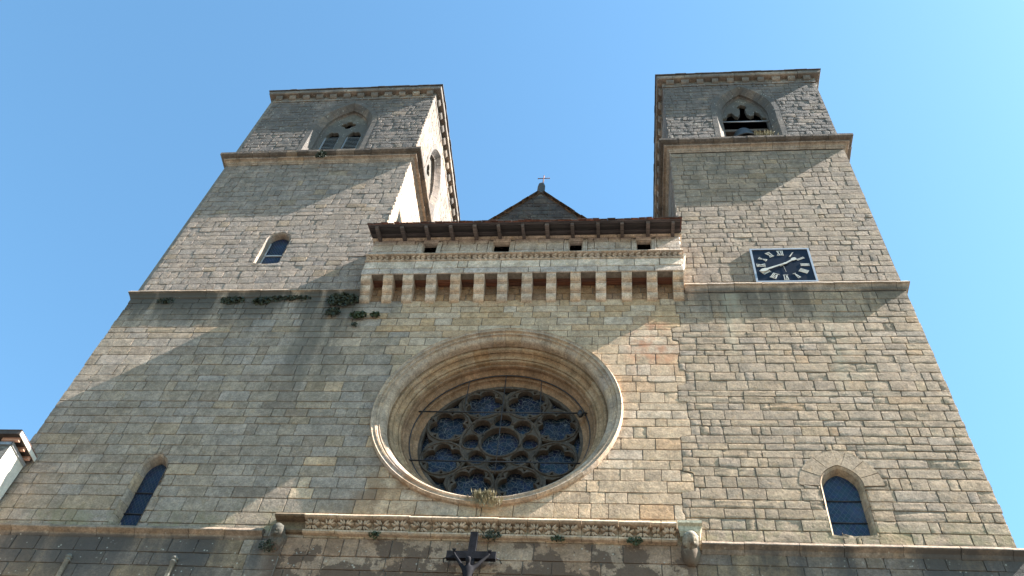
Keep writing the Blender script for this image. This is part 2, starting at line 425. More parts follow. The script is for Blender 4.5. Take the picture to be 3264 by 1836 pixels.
def sweep(path, prof, mapf, cuts, name, mat, parent, colf, step=.12, gap=.005, jit=.003, smooth=False, wob=0.0):
    "profile (offset along normal, depth) swept along a path, cut into separate stones"
    objs = []
    for a, b in zip(cuts, cuts[1:]):
        mb = MB(); ss_ = path.samples(a + gap, b - gap, step); vs = []; fs = []; k = len(prof); jr, jd = J(jit), J(jit)
        for q in ss_:
            p, n = path.at(q)
            wr, wd = J(wob), J(wob)
            for r, d in prof: vs.append(mapf(p.x + n.x * (r + jr + wr + J(wob * .4)), p.y + n.y * (r + jr + wr), d + jd + wd))
        for i in range(len(ss_) - 1):
            for j in range(k - 1): fs.append((i * k + j, (i + 1) * k + j, (i + 1) * k + j + 1, i * k + j + 1))
        fs += [tuple(range(k)), tuple((len(ss_) - 1) * k + j for j in range(k))[::-1]]
        c = colf(a, b); mb.add(vs, fs, c, smooth); objs.append(mb.build(name, mat, parent))
    return objs
def evencuts(L, wm, jit=.25, seed=1):
    rnd = random.Random(seed); n = max(1, round(L / wm)); ws = [1 + rnd.uniform(-jit, jit) for _ in range(n)]; k = L / sum(ws); c = [0]
    for q in ws: c.append(c[-1] + q * k)
    return c

def arch_path(cx, hw, vb, vs, va, n=14):
    "left jamb up, pointed (or round) arch, right jamb down"
    h = va - vs
    pts = [(cx - hw, vb), (cx - hw, vs)]
    R = (hw * hw + h * h) / (2 * hw); a1 = math.atan2(h, R - hw)
    for i in range(1, n + 1):
        a = a1 * i / n; pts.append((cx - hw + R - R * math.cos(a), vs + R * math.sin(a)))
    for i in range(n - 1, -1, -1):
        a = a1 * i / n; pts.append((cx + hw - R + R * math.cos(a), vs + R * math.sin(a)))
    pts.append((cx + hw, vb)); return pts
def arch_interval(cx, hw, vb, vs, va):
    h = va - vs; R = (hw * hw + h * h) / (2 * hw)
    def f(v):
        if v < vb or v > va: return None
        if v <= vs: return (cx - hw, cx + hw)
        q = R * R - (v - vs) ** 2
        if q < 0: return None
        w_ = math.sqrt(q) - (R - hw)
        return (cx - w_, cx + w_) if w_ > 0 else None
    return f

# ================================================================== the setting
g_ = MB(); g_.add([(-400, -400, 0), (400, -400, 0), (400, 400, 0), (-400, 400, 0)], [(0, 1, 2, 3)], (.3, .3, .3), False)
ground = g_.build('ground', 'paving', None, 'structure')

LX0, LX1, RX0, RX1 = -14.13, -7.29, 1.70, 7.47
DEPTH = 6.9
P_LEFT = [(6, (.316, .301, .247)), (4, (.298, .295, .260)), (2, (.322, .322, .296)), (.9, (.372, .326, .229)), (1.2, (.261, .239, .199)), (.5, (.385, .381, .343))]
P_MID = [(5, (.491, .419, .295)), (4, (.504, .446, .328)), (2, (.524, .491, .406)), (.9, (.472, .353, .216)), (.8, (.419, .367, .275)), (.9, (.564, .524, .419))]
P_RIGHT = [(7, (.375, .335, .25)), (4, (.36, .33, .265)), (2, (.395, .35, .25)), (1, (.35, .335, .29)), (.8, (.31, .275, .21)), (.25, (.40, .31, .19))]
P_ST2 = [(8, (.298, .290, .261)), (3, (.276, .277, .261)), (.7, (.293, .260, .183)), (1, (.246, .238, .219)), (1, (.327, .321, .293))]
P_ST2R = [(8, (.308, .286, .229)), (3, (.295, .277, .238)), (.6, (.317, .273, .185)), (1, (.246, .224, .185)), (1, (.343, .317, .255))]
P_ST3 = [(5, (.261, .250, .233)), (3, (.225, .218, .209)), (1.5, (.297, .291, .270)), (1, (.270, .246, .195))]
P_LOW = [(4, (.235, .22, .185)), (2, (.21, .205, .19)), (2, (.28, .235, .15)), (1, (.18, .165, .14))]
P_LOWM = [(4, (.341, .270, .198)), (2, (.374, .319, .242)), (2, (.275, .198, .132)), (1, (.418, .374, .297))]
P_MOULD = [(4, (.353, .328, .270)), (2, (.323, .308, .270)), (1, (.392, .374, .324))]
P_LIP = [(3, (.135, .125, .11)), (2, (.085, .08, .072)), (1, (.22, .20, .165))]
P_SIDE_LIT = [(4, (.50, .47, .40)), (2, (.46, .43, .37)), (1, (.52, .47, .37))]  # paler than the front stone: sun glare on the inner face put into colour
P_GREY = [(4, (.491, .480, .440)), (2, (.456, .445, .411)), (1, (.526, .503, .440))]

SIDE_L = lambda u, v, d: (LX1 + .002 - d, u, v)       # +x face of the left tower (u = y)
SIDE_R = lambda u, v, d: (RX0 - .002 + d, u, v)       # -x face of the right tower

def tower_core(T, x0, x1, holes, sideholes=None):
    e = .022
    plate('front_wall', [(x0 + e, -.5), (x1 - e, -.5), (x1 - e, 36.0), (x0 + e, 36.0)], holes, .028, .40, 'mortar', T)
    mb = MB(); mb.box(x0 + e, x1 - e, DEPTH - .4, DEPTH, -.5, 36.0); mb.build('back_wall', 'mortar', T)
    for k in (0, 1):
        xa, xb = (x0 + e, x0 + .42) if k == 0 else (x1 - .42, x1 - e)
        if sideholes and k == 1:
            plate('side_wall', [(.41, -.5), (DEPTH - .41, -.5), (DEPTH - .41, 36.0), (.41, 36.0)], sideholes, e, .40, 'mortar', T, mapf=SIDE_L)
        else:
            mb = MB(); mb.box(xa, xb, .41, DEPTH - .41, -.5, 36.0); mb.build('side_wall', 'mortar', T)
    mb = MB(); mb.box(x0 + .5, x1 - .5, .5, DEPTH - .5, 30.6, 30.9); mb.build('belfry_floor', 'void', T)
    mb = MB(); mb.box(x0 + .03, x1 - .03, .05, DEPTH - .03, 36.0, 36.08); mb.build('belfry_ceiling', 'void', T)

def plan(x0, x1, o=0.0): return Path([(x0 - o, DEPTH), (x0 - o, -o), (x1 + o, -o), (x1 + o, DEPTH)])
PLAN = lambda a, b, d: (a, b, d)
def ledge(T, x0, x1, prof, wm, pal, name, seed, mat='carved', path=None):
    p = path or plan(x0, x1)
    sweep(p, prof, PLAN, evencuts(p.L, wm, .3, seed), name, mat, T, lambda a, b: pick(pal), step=.22, jit=.007, wob=.006)
def lattice_window(T, cx, hw, vb, vs, va, rev, depth, glass, bars, pal=None, name='window', seed=0):
    "deep-set window: glass, iron bars, splayed reveal stones"
    path = Path(arch_path(cx, hw, vb, vs, va))
    ip = arch_path(cx, hw - rev, vb, vs, va - rev * 1.05)
    w_ = plate(name, ip, [], depth - .012, depth + .012, glass, T)
    for bz in bars:
        mb = MB(); mb.tube([(cx - hw, depth - .03, bz), (cx + hw, depth - .03, bz)], .013, 6); mb.build('glazing_bar', 'iron', w_)
    mb = MB(); mb.box(cx - hw - .02, cx + hw + .02, .0, depth + .1, vb - .06, vb - .005, tint((.3, .27, .2))); mb.build('sill', 'carved', w_)
    L = path.L
    sweep(path, [(-.004, .0), (.035, .05), (rev, depth - .02), (rev, depth + .08), (-.05, depth + .08), (-.05, .0)], FR, evencuts(L, .42, .2, seed), 'reveal_stone', 'carved', w_,
          lambda a, b: pick(pal), step=.10, gap=.003, smooth=False)
    return w_

# ================================================================== left bell tower
TL = thing('bell_tower', 'left bell tower of grey stone with louvred belfry window and sunlit inner side', 'tower', 'bell towers of the church')
TR = thing('bell_tower', 'right bell tower carrying the square clock, with an open belfry arch', 'tower', 'bell towers of the church')
NF = thing('church_front', 'central church wall with rose window, corbelled gallery and carved ledge', 'church', None)

BL = (-10.50, 1.08, 31.0, 33.4, 35.28)      # belfry outer arch: cx, hw, base, spring, apex
BR = (4.57, 1.03, 31.0, 33.5, 35.62)
BS = (2.45, .98, 31.0, 33.5, 35.2)           # side belfry (u = y)
W_LL = (-10.68, .335, 13.88, 15.58, 16.05)
W_L2 = (-10.62, .39, 23.9, 25.25, 25.66)
W_RR = (4.52, .43, 14.05, 15.35, 15.92)
RC = (-2.955, 17.60); RR = 2.965
rose_iv = lambda v: (RC[0] - math.sqrt(RR ** 2 - (v - RC[1]) ** 2), RC[0] + math.sqrt(RR ** 2 - (v - RC[1]) ** 2)) if abs(v - RC[1]) < RR else None
circ = lambda c, r, n=64: [(c[0] + r * math.cos(2 * math.pi * i / n), c[1] + r * math.sin(2 * math.pi * i / n)) for i in range(n)]
grow = lambda A, d: (A[0], A[1] + d, A[2], A[3], A[4] + d * 1.05)

tower_core(TL, LX0, LX1, [arch_path(*BL), arch_path(*W_LL), arch_path(*W_L2)], [arch_path(*BS)])
tower_core(TR, RX0, RX1, [arch_path(*BR), arch_path(*W_RR)])

ms = Masonry()
ivLL = arch_interval(*grow(W_LL, .004)); ivL2 = arch_interval(*grow(W_L2, .004)); ivBL = arch_interval(*grow(BL, .20))
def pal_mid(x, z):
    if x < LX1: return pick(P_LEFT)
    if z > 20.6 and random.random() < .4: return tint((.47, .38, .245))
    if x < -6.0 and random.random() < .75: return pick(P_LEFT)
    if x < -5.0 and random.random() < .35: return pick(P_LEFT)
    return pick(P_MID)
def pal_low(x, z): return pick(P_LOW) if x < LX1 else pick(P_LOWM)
_rj = random.Random(5); _sj = [_rj.uniform(-.16, .16) for _ in range(80)]
seam = lambda v: RX0 - .32 + _sj[int(v / .56)]
cw = courses(LX0, RX0, 13.72, 21.95, .315, .58, [ivLL, rose_iv], seed=11, rb=seam)
cl = courses(LX0, RX0 - .3, 10.8, 13.72, .35, .74, [], seed=12)
xc = lambda q: (q[0]((q[2] + q[3]) / 2) + q[1]((q[2] + q[3]) / 2)) / 2
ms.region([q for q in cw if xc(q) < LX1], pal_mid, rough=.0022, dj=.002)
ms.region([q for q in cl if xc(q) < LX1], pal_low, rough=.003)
ms.region(courses(LX0, LX1, 21.95, 22.2, .25, .58, [], seed=10), P_LEFT, rough=.0022)
ms.region(courses(LX0 + .14, LX1, 22.35, 30.25, .285, .43, [ivL2], seed=13), P_ST2, rough=.004, dj=.003, wide=1.0)
ms.region(courses(LX0 + .16, LX1, 30.6, 35.62, .255, .38, [ivBL], seed=14), P_ST3, rough=.007, dj=.005, wide=1.4)
ms.region(courses(.0, DEPTH, 24.0, 30.3, .285, .43, [], seed=15), P_SIDE_LIT, SIDE_L, weight=.02)
ms.region(courses(.0, DEPTH, 30.6, 35.62, .255, .38, [arch_interval(*grow(BS, .20))], seed=16), P_SIDE_LIT, SIDE_L, rough=.005, weight=.02)
ms.build(TL)

ms = Masonry()
ivRR = arch_interval(*grow(W_RR, .425)); ivBR = arch_interval(*grow(BR, .20))
def right_iv(v):
    if v > W_RR[3]: return ivRR(v)
    return arch_interval(*grow(W_RR, .004))(v)
ms.region(courses(RX0 - .5, RX1, 13.62, 22.2, .272, .47, [right_iv], seed=21, lb=seam), P_RIGHT, rough=.0038, dj=.003, wide=1.05)
ms.region(courses(RX0 - .3, RX1, 10.8, 13.62, .36, .75, [], seed=22), P_LOW)
ms.region(courses(RX0, RX1 - .03, 22.35, 30.25, .285, .42, [], seed=23), P_ST2R, rough=.004, dj=.003, wide=1.05)
ms.region(courses(RX0, RX1 - .03, 30.6, 35.8, .255, .38, [ivBR], seed=24), P_ST3, rough=.007, dj=.005, wide=1.4)
ms.region(courses(.0, DEPTH, 24.0, 30.3, .285, .43, [], seed=25), P_ST2, SIDE_R, weight=.02)
ms.region(courses(.0, DEPTH, 30.6, 35.8, .255, .38, [], seed=26), P_ST3, SIDE_R, weight=.02)
ms.build(TR)

# string courses and cornices, stone by stone
STR = [(.0, 22.14), (-.0, 22.15), (.03, 22.18), (.045, 22.26), (.085, 22.33), (.122, 22.345), (.13, 22.36), (.125, 22.385), (.085, 22.455), (.03, 22.49), (.0, 22.50), (-.03, 22.50)]
ledge(TL, LX0, LX1, STR, .85, P_MOULD + P_MOULD, 'string_course_stone', 31, path=Path([(LX0, DEPTH), (LX0, 0), (LX1 - .02, 0)]))
ledge(TR, RX0, RX1, [(a, b + .08) for a, b in STR], .85, P_MOULD + P_LIP[2:], 'string_course_stone', 32, path=Path([(RX0 + .02, 0), (RX1, 0), (RX1, DEPTH)]))
COR_A = [(.0, 30.20), (.02, 30.21), (.03, 30.25), (.06, 30.27), (.075, 30.33), (.12, 30.37), (.19, 30.385), (.20, 30.41), (.0, 30.415)]
COR_B = [(.0, 30.418), (.20, 30.418), (.215, 30.445), (.27, 30.47), (.325, 30.52), (.34, 30.54), (.34, 30.66), (.2, 30.74), (-.02, 30.82)]
for T, x0, x1, dz, sd in ((TL, LX0 + .14, LX1, 0, 33), (TR, RX0, RX1 - .03, .1, 35)):
    ledge(T, x0, x1, [(a, b + dz) for a, b in COR_A], .8, P_MOULD, 'cornice_stone', sd)
    ledge(T, x0, x1, [(a, b + dz) for a, b in COR_B], .55, P_LIP, 'cornice_capstone', sd + 1)
for T, x0, x1, z0, sd in ((TL, LX0 + .16, LX1, 35.60, 37), (TR, RX0, RX1 - .03, 35.78, 39)):
    ledge(T, x0, x1, [(-.02, z0), (.022, z0), (.026, z0 + .13), (-.02, z0 + .13)], .7, P_MOULD + [(3, (.33, .31, .28))], 'frieze_stone', sd)
    ledge(T, x0, x1, [(-.02, z0 + .36), (.20, z0 + .36), (.225, z0 + .38), (.235, z0 + .40), (.238, z0 + .56), (-.02, z0 + .60)], .62, P_MOULD + [(3, (.36, .34, .30))], 'eaves_stone', sd + 1)
    p = plan(x0, x1); n = int(p.L / .56); dm = None
    for i in range(n):
        s_ = (i + .5) * p.L / n; q, nn = p.at(s_)
        if nn.length > 1.05: continue
        t = Vector((-nn.y, nn.x)); mb = MB(); hw = .135 + J(.02)
        pr = [(-.02, z0 + .13), (.03, z0 + .135), (.07, z0 + .15), (.115, z0 + .20), (.145, z0 + .27), (.15, z0 + .355), (-.02, z0 + .355)]
        vs = [(q.x + nn.x * r + t.x * e, q.y + nn.y * r + t.y * e, d) for e in (-hw, hw) for r, d in pr]; k = len(pr)
        mb.add(vs, [tuple(range(k)), tuple(range(k, 2 * k))[::-1]] + [(j, j + k, (j + 1) % k + k, (j + 1) % k) for j in range(k)], pick(P_MOULD + [(3, (.30, .28, .25))]), False)
        mb.build('dentil', 'carved', T)
    # wall between the dentils and low slate roof with a ragged edge
    ledge(T, x0, x1, [(-.02, z0 + .135), (.02, z0 + .135), (.02, z0 + .355), (-.02, z0 + .355)], .9, P_MOULD, 'backing_stone', sd + 2)
    o_ = .275; zt = z0 + .60; cx_, cy_ = (x0 + x1) / 2, DEPTH / 2; mb = MB()
    mb.add([(x0 - o_, -o_, zt), (x1 + o_, -o_, zt), (x1 + o_, DEPTH + o_, zt), (x0 - o_, DEPTH + o_, zt), (cx_, cy_, zt + 1.1)], [(0, 1, 4), (1, 2, 4), (2, 3, 4), (3, 0, 4), (3, 2, 1, 0)], (.1, .1, .1), False)
    rf = mb.build('roof', 'slate', T)
    pth = plan(x0, x1)
    cu = evencuts(pth.L, .36, .3, sd + 3)
    sweep(pth, [(.12, zt + .001), (.29, zt + .001), (.29, zt + .03), (.12, zt + .07)], PLAN, cu, 'roof_slate', 'slate', rf, lambda a, b: (.1, .09, .08), step=3, gap=.002, jit=.012)

# ---- windows of the towers
w1 = lattice_window(TL, *W_LL, .085, .26, 'lancet_glass', [14.45, 15.05], seed=41, pal=P_LEFT)
w1['label'] = 'narrow pointed leaded window'
w2 = lattice_window(TL, *W_L2, .06, .24, 'lancet_glass', [24.62], seed=42, pal=P_ST2)
mb = MB()
for s in (-1, 1): mb.box(W_L2[0] + s * .30 - .015, W_L2[0] + s * .30 + .015, .20, .235, 23.9, 25.3)
mb.box(W_L2[0] - .3, W_L2[0] + .3, .195, .23, 24.6, 24.65); mb.build('frame', 'slat', w2)
w3 = lattice_window(TR, *W_RR, .07, .24, 'pale_glass', [14.55, 15.12], seed=43, pal=P_RIGHT)
# wide arch of voussoirs over the right window
pth = Path(arch_path(W_RR[0], W_RR[1] + .01, W_RR[3] - .02, W_RR[3], W_RR[4] + .01)[1:-1])
sweep(pth, [(-.42, -.004), (-.006, -.004), (-.006, .04), (-.42, .04)], FR, evencuts(pth.L, .27, .2, 44), 'voussoir', 'stone', w3, lambda a, b: pick(P_RIGHT), step=.05, gap=.004, jit=.002)

def belfry(T, A, mapf, pal, seed, sidewin=False):
    cx, hw, vb, vs, va = A
    path = Path(arch_path(*A)); mats = []
    r = sweep(path, [(-.20, -.002), (-.012, -.002), (.0, .012), (.17, .20), (.19, .21), (.19, .31), (.24, .34), (.24, .52), (-.2, .52)], mapf, evencuts(path.L, .36, .2, seed), 'arch_stone', 'carved', T, lambda a, b: pick(pal), step=.09, gap=.004)
    return r
PB = [(4, (.19, .185, .175)), (2, (.22, .21, .19)), (1, (.26, .235, .19))]
belfry(TL, BL, FR, PB, 51); belfry(TR, BR, FR, PB, 52)
belfry(TL, BS, SIDE_L, P_ST3, 53)

def lobes(c, n, a, b, rot=0.0, N=72, squash=1.0):
    "multifoil outline: n round lobes of radius b centred at distance a"
    pts = []
    for i in range(N):
        th = 2 * math.pi * i / N; best = 0
        for k in range(n):
            ph = th - rot - 2 * math.pi * k / n; q = b * b - (a * math.sin(ph)) ** 2
            if q > 0: best = max(best, a * math.cos(ph) + math.sqrt(q))
        pts.append((c[0] + best * math.cos(th), c[1] + best * math.sin(th) * squash))
    return pts
def belfry_tracery(T, A, mapf, dep):
    cx, hw, vb, vs, va = A; w_ = hw - .225
    head = arch_path(cx, w_ + .03, vb, vs, va - .225)
    def lancet(c, h2, top, n=8):
        p = [(c - h2, vb - .02 + .05), (c - h2, top - .42)]
        for i in range(1, n): a = math.pi * i / n; r = h2 * (1.0 if (i % 4) else .72); p.append((c - r * math.cos(a) * .9, top - .42 + .40 * math.sin(a) * (1.0 if i % 4 else .8)))
        return p + [(c + h2, top - .42), (c + h2, vb + .03)]
    l1 = lancet(cx - w_ * .5, w_ * .34, vs + .06); l2 = lancet(cx + w_ * .5, w_ * .34, vs + .06)
    oc = lobes((cx, vs + .62), 4, .16, .13, 0)
    tr = plate('belfry_tracery', head, [l1, l2, oc], dep, dep + .16, 'carved', T, (.145, .125, .10), .022, mapf)
    for s in (-.5, .5):
        c = cx + w_ * s
        for e in (-1, 1):
            a = mapf(c + e * w_ * .33 - .022, vb, dep + .05); b = mapf(c + e * w_ * .33 + .022, vs - .28, dep + .12)
            mb = MB(); mb.box(min(a[0], b[0]), max(a[0], b[0]), min(a[1], b[1]), max(a[1], b[1]), a[2], b[2], (.4, .4, .4)); mb.build('louvre_frame', 'alu', tr)
        mb = MB(); n = 19
        for i in range(n):
            z = vb + .1 + i * (vs - .32 - vb) / n
            p = [mapf(c - w_ * .31, z, dep + .07), mapf(c + w_ * .31, z, dep + .07), mapf(c + w_ * .31, z + .062, dep + .10), mapf(c - w_ * .31, z + .062, dep + .10)]
            q = [(x, y, zz + .014) for x, y, zz in p]
            mb = MB(); mb.add(p + q, [(0, 1, 2, 3), (4, 7, 6, 5), (0, 4, 5, 1), (1, 5, 6, 2), (2, 6, 7, 3), (3, 7, 4, 0)], (.4, .38, .35), False); mb.build('louvre_slat', 'slat', tr)
    return tr
tr = belfry_tracery(TL, BL, FR, .345)
belfry_tracery(TL, BS, SIDE_L, .345)
# broken tracery head of the right belfry
cx, hw, vb, vs, va = BR; w_ = hw - .21
R0 = arch_path(cx, w_, vb, vs, va - .21)[1:-1]
low = [(cx + w_, vs - .02), (cx + w_ * .80, vs + .10), (cx + w_ * .72, vs + .42), (cx + w_ * .52, vs + .62), (cx + w_ * .47, vs + .33), (cx + w_ * .30, vs + .22), (cx + w_ * .16, vs + .40), (cx + w_ * .12, vs + .80), (cx + w_ * .22, vs + .95), (cx + w_ * .18, vs + 1.12), (cx - w_ * .02, vs + 1.22), (cx - w_ * .18, vs + 1.1),
       (cx - w_ * .2, vs + .95), (cx - w_ * .1, vs + .82), (cx - w_ * .14, vs + .46), (cx - w_ * .26, vs + .2), (cx - w_ * .38, vs + .28), (cx - w_ * .5, vs + .55), (cx - w_ * .68, vs + .46), (cx - w_ * .76, vs + .2), (cx - w_ * .9, vs - .02)]
plate('broken_tracery', R0 + low[1:-1], [], .35, .50, 'carved', TR, (.15, .122, .092), .02)
mb = MB(); mb.box(RX0 + .5, RX1 - .5, 2.2, 2.3, 30.9, 36); mb.build('belfry_dark_sheet', 'void', TR)  # near-black sheet standing for the shade inside the belfry
mb = MB(); mb.tube([(cx - w_, .30, 33.18), (cx + w_, .30, 33.15)], .028, 8); mb.build('tie_bar', 'zinc', TR)
mb = MB(); mb.tube([(cx - w_ * .6, .34, 31.95), (cx + w_ * .5, .34, 31.93)], .022, 8); mb.build('tie_bar', 'zinc', TR)

# ================================================================== central front
tri = lambda v: None
plate('front_wall', [(LX1 - .02, -.5), (RX0 + .02, -.5), (RX0 + .02, 24.2), (LX1 - .02, 24.2)], [circ(RC, RR - .02, 96)], .028, .62, 'mortar', NF)
ms = Masonry()
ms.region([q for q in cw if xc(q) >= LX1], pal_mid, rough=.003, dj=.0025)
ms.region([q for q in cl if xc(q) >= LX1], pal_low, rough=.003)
ms.build(NF)
ms = Masonry(); ms.region(courses(LX1, RX0, 21.95, 22.85, .3, .5, [], seed=63), [(1, (.40, .30, .18)), (1, (.33, .24, .15)), (1, (.28, .22, .16))]); ms.build(NF, 'gallery_wall_stone')

# ---- rose window
hole = []
N8 = [math.pi / 8 + k * math.pi / 4 for k in range(8)]
for a in N8:
    c = (RC[0] + 1.42 * math.cos(a), RC[1] + 1.42 * math.sin(a))
    hole.append(lobes(c, 5, .282, .192, a + math.pi / 5, 90))
for k in range(8):
    a = k * math.pi / 4
    c = (RC[0] + .69 * math.cos(a), RC[1] + .69 * math.sin(a))
    p = []
    for i in range(25):
        t = a - 2.2 + 4.4 * i / 24; p.append((c[0] + .218 * math.cos(t), c[1] + .218 * math.sin(t)))
    for s in (1, -1):                                              # neck towards the medallion
        p.append((RC[0] + .53 * math.cos(a + s * .16), RC[1] + .53 * math.sin(a + s * .16)))
    hole.append(p)
    # spandrels between roundels, towards the rim and towards the centre
    for (r0, r1, w0, w1, sh) in ((1.62, 1.88, .02, .28, 1),):
        hole.append([(RC[0] + r0 * math.cos(a), RC[1] + r0 * math.sin(a)), (RC[0] + 1.75 * math.cos(a - .055), RC[1] + 1.75 * math.sin(a - .055)), (RC[0] + r1 * math.cos(a - .20), RC[1] + r1 * math.sin(a - .20)),
                     (RC[0] + (r1 + .01) * math.cos(a), RC[1] + (r1 + .01) * math.sin(a)), (RC[0] + r1 * math.cos(a + .20), RC[1] + r1 * math.sin(a + .20)), (RC[0] + 1.75 * math.cos(a + .055), RC[1] + 1.75 * math.sin(a + .055))])
    hole.append([(RC[0] + 1.20 * math.cos(a), RC[1] + 1.20 * math.sin(a)), (RC[0] + .985 * math.cos(a - .07), RC[1] + .985 * math.sin(a - .07)), (RC[0] + .985 * math.cos(a + .07), RC[1] + .985 * math.sin(a + .07))])
    for a2, r_ in ((N8[k], 1.42),):                               # small eyes in the roundel rims
        c = (RC[0] + r_ * math.cos(a2), RC[1] + r_ * math.sin(a2))
        for j in range(5):
            t = a2 + 2 * math.pi * j / 5
            pt = lambda r, e: (c[0] + r * math.cos(t + e), c[1] + r * math.sin(t + e))
            hole.append([pt(.470, 0), pt(.472, .10), pt(.395, 0), pt(.472, -.10)])
hole.append(circ(RC, .452, 40))
TC = (.075, .058, .045)
rose = plate('rose_window', circ(RC, 1.97, 96), hole, 1.08, 1.24, 'carved', NF, TC, .012)
rose['label'] = 'round traceried rose window of eight cusped roundels about a central medallion'
plate('glass', circ(RC, 1.96, 64), [], 1.26, 1.28, 'rose_glass', rose)
# raised roll mouldings on the tracery
def ringtube(c, r, d, rad, n=48):
    pts = [(c[0] + r * math.cos(2 * math.pi * i / n), d, c[1] + r * math.sin(2 * math.pi * i / n)) for i in range(n + 1)]
    mb = MB(); mb.tube(pts, rad, 6, TC, False); return mb
for a in N8:
    c = (RC[0] + 1.42 * math.cos(a), RC[1] + 1.42 * math.sin(a))
    ringtube(c, .513, 1.07, .024, 40).build('roundel_moulding', 'carved', rose)
for k in range(8):
    a = k * math.pi / 4; c = (RC[0] + .69 * math.cos(a), RC[1] + .69 * math.sin(a)); mb = MB()
    mb.tube([(c[0] + .243 * math.cos(a - 2 + 4 * i / 16), 1.075, c[1] + .243 * math.sin(a - 2 + 4 * i / 16)) for i in range(17)], .022, 6, TC); mb.build('petal_moulding', 'carved', rose)
ringtube(RC, .482, 1.07, .032, 40).build('medallion_moulding', 'carved', rose)
ringtube(RC, .95, 1.07, .030, 56).build('ring_moulding', 'carved', rose)
for o_ in [rose] + list(rose.children):                             # tracery fills the reveal
    for v in o_.data.vertices: v.co.x = RC[0] + (v.co.x - RC[0]) * 1.03; v.co.z = RC[1] + (v.co.z - RC[1]) * 1.03
# moulded ring of the reveal, stone by stone in three rings
cp = [(RC[0] + RR * math.cos(math.pi - 2 * math.pi * i / 144), RC[1] + RR * math.sin(math.pi - 2 * math.pi * i / 144)) for i in range(144)]
cpath = Path(cp, True)
def arcpts(r0, d0, r1, d1, bulge, n=5):
    out = []
    for i in range(n + 1):
        t = i / n; nx, ny = (d1 - d0), -(r1 - r0); out.append((r0 + (r1 - r0) * t + nx * bulge * math.sin(math.pi * t), d0 + (d1 - d0) * t + ny * bulge * math.sin(math.pi * t)))
    return out
def pr(lst): return [(RR - (2.015 + (r - 1.95) * .885), d) for r, d in lst]
PA = [(3.04, .03), (3.04, -.07), (3.02, -.10)] + arcpts(3.0, -.13, 2.90, -.12, .25, 3) + [(2.885, -.085)] + arcpts(2.87, -.10, 2.80, -.06, .35, 3) + [(2.79, -.02)] + arcpts(2.78, 0.0, 2.64, .19, -.22, 5) + [(2.64, .235), (2.75, .235)]
PBm = [(2.76, .237), (2.70, .237), (2.70, .262), (2.645, .265)] + arcpts(2.64, .275, 2.52, .32, -.35, 5) + [(2.515, .345), (2.575, .355), (2.57, .37)] + arcpts(2.51, .37, 2.40, .47, .22, 4) + [(2.40, .50), (2.46, .505)] + arcpts(2.405, .51, 2.33, .56, -.4, 4) + [(2.33, .60), (2.5, .60)]
PCm = [(2.5, .602), (2.33, .602)] + arcpts(2.32, .61, 2.25, .66, -.4, 4) + [(2.25, .69), (2.31, .695), (2.175, .82), (2.16, .84), (2.16, .86), (2.19, .90), (2.10, .93)] + arcpts(2.09, .94, 1.99, 1.06, .2, 4) + [(1.95, 1.08), (1.95, 1.28), (2.4, 1.28)]
P_RING = [(4, (.36, .29, .19)), (2, (.40, .34, .24)), (1, (.30, .22, .13))]
P_RINGA = [(4, (.407, .377, .308)), (2, (.429, .383, .285)), (1, (.374, .366, .342))]
sweep(cpath, pr(PA), FR, evencuts(cpath.L, .42, .2, 71), 'ring_stone', 'carved', rose, lambda a, b: pick(P_RINGA), step=.14, gap=.003, jit=.003)
sweep(cpath, pr(PBm), FR, evencuts(cpath.L, .44, .2, 72), 'ring_stone', 'carved', rose, lambda a, b: pick(P_RING), step=.14, gap=.003, jit=.003)
sweep(cpath, pr(PCm), FR, evencuts(cpath.L, .50, .2, 73), 'ring_stone', 'carved', rose, lambda a, b: tint((.27, .20, .13)), step=.14, gap=.003, jit=.003)
for pts, rd in (([(-5.07, .80, 18.36), (-.85, .80, 18.33)], .020), ([(-5.02, .80, 16.70), (-.92, .80, 16.66)], .020), ([(-3.92, .80, 19.50), (-3.91, .80, 18.36)], .013), ([(-2.98, .80, 19.72), (-2.93, .80, 16.3)], .013), ([(-2.05, .80, 19.50), (-2.01, .80, 18.33)], .013)):
    mb = MB(); mb.tube(pts, rd, 6); mb.build('iron_bar', 'iron', rose)
mb = MB(); mb.tube([(RC[0] + 2.19 * math.cos(2 * math.pi * i / 72), .86, RC[1] + 2.19 * math.sin(2 * math.pi * i / 72)) for i in range(73)], .017, 5); mb.build('iron_hoop', 'iron', rose)
mb = MB(); mb.lathe((-1.02, .80, 18.20), [(.0, 0), (.05, .02), (.085, .10), (.06, .17), (.03, .24), (.0, .25)], 10); mb.build('bar_boss', 'iron', rose)

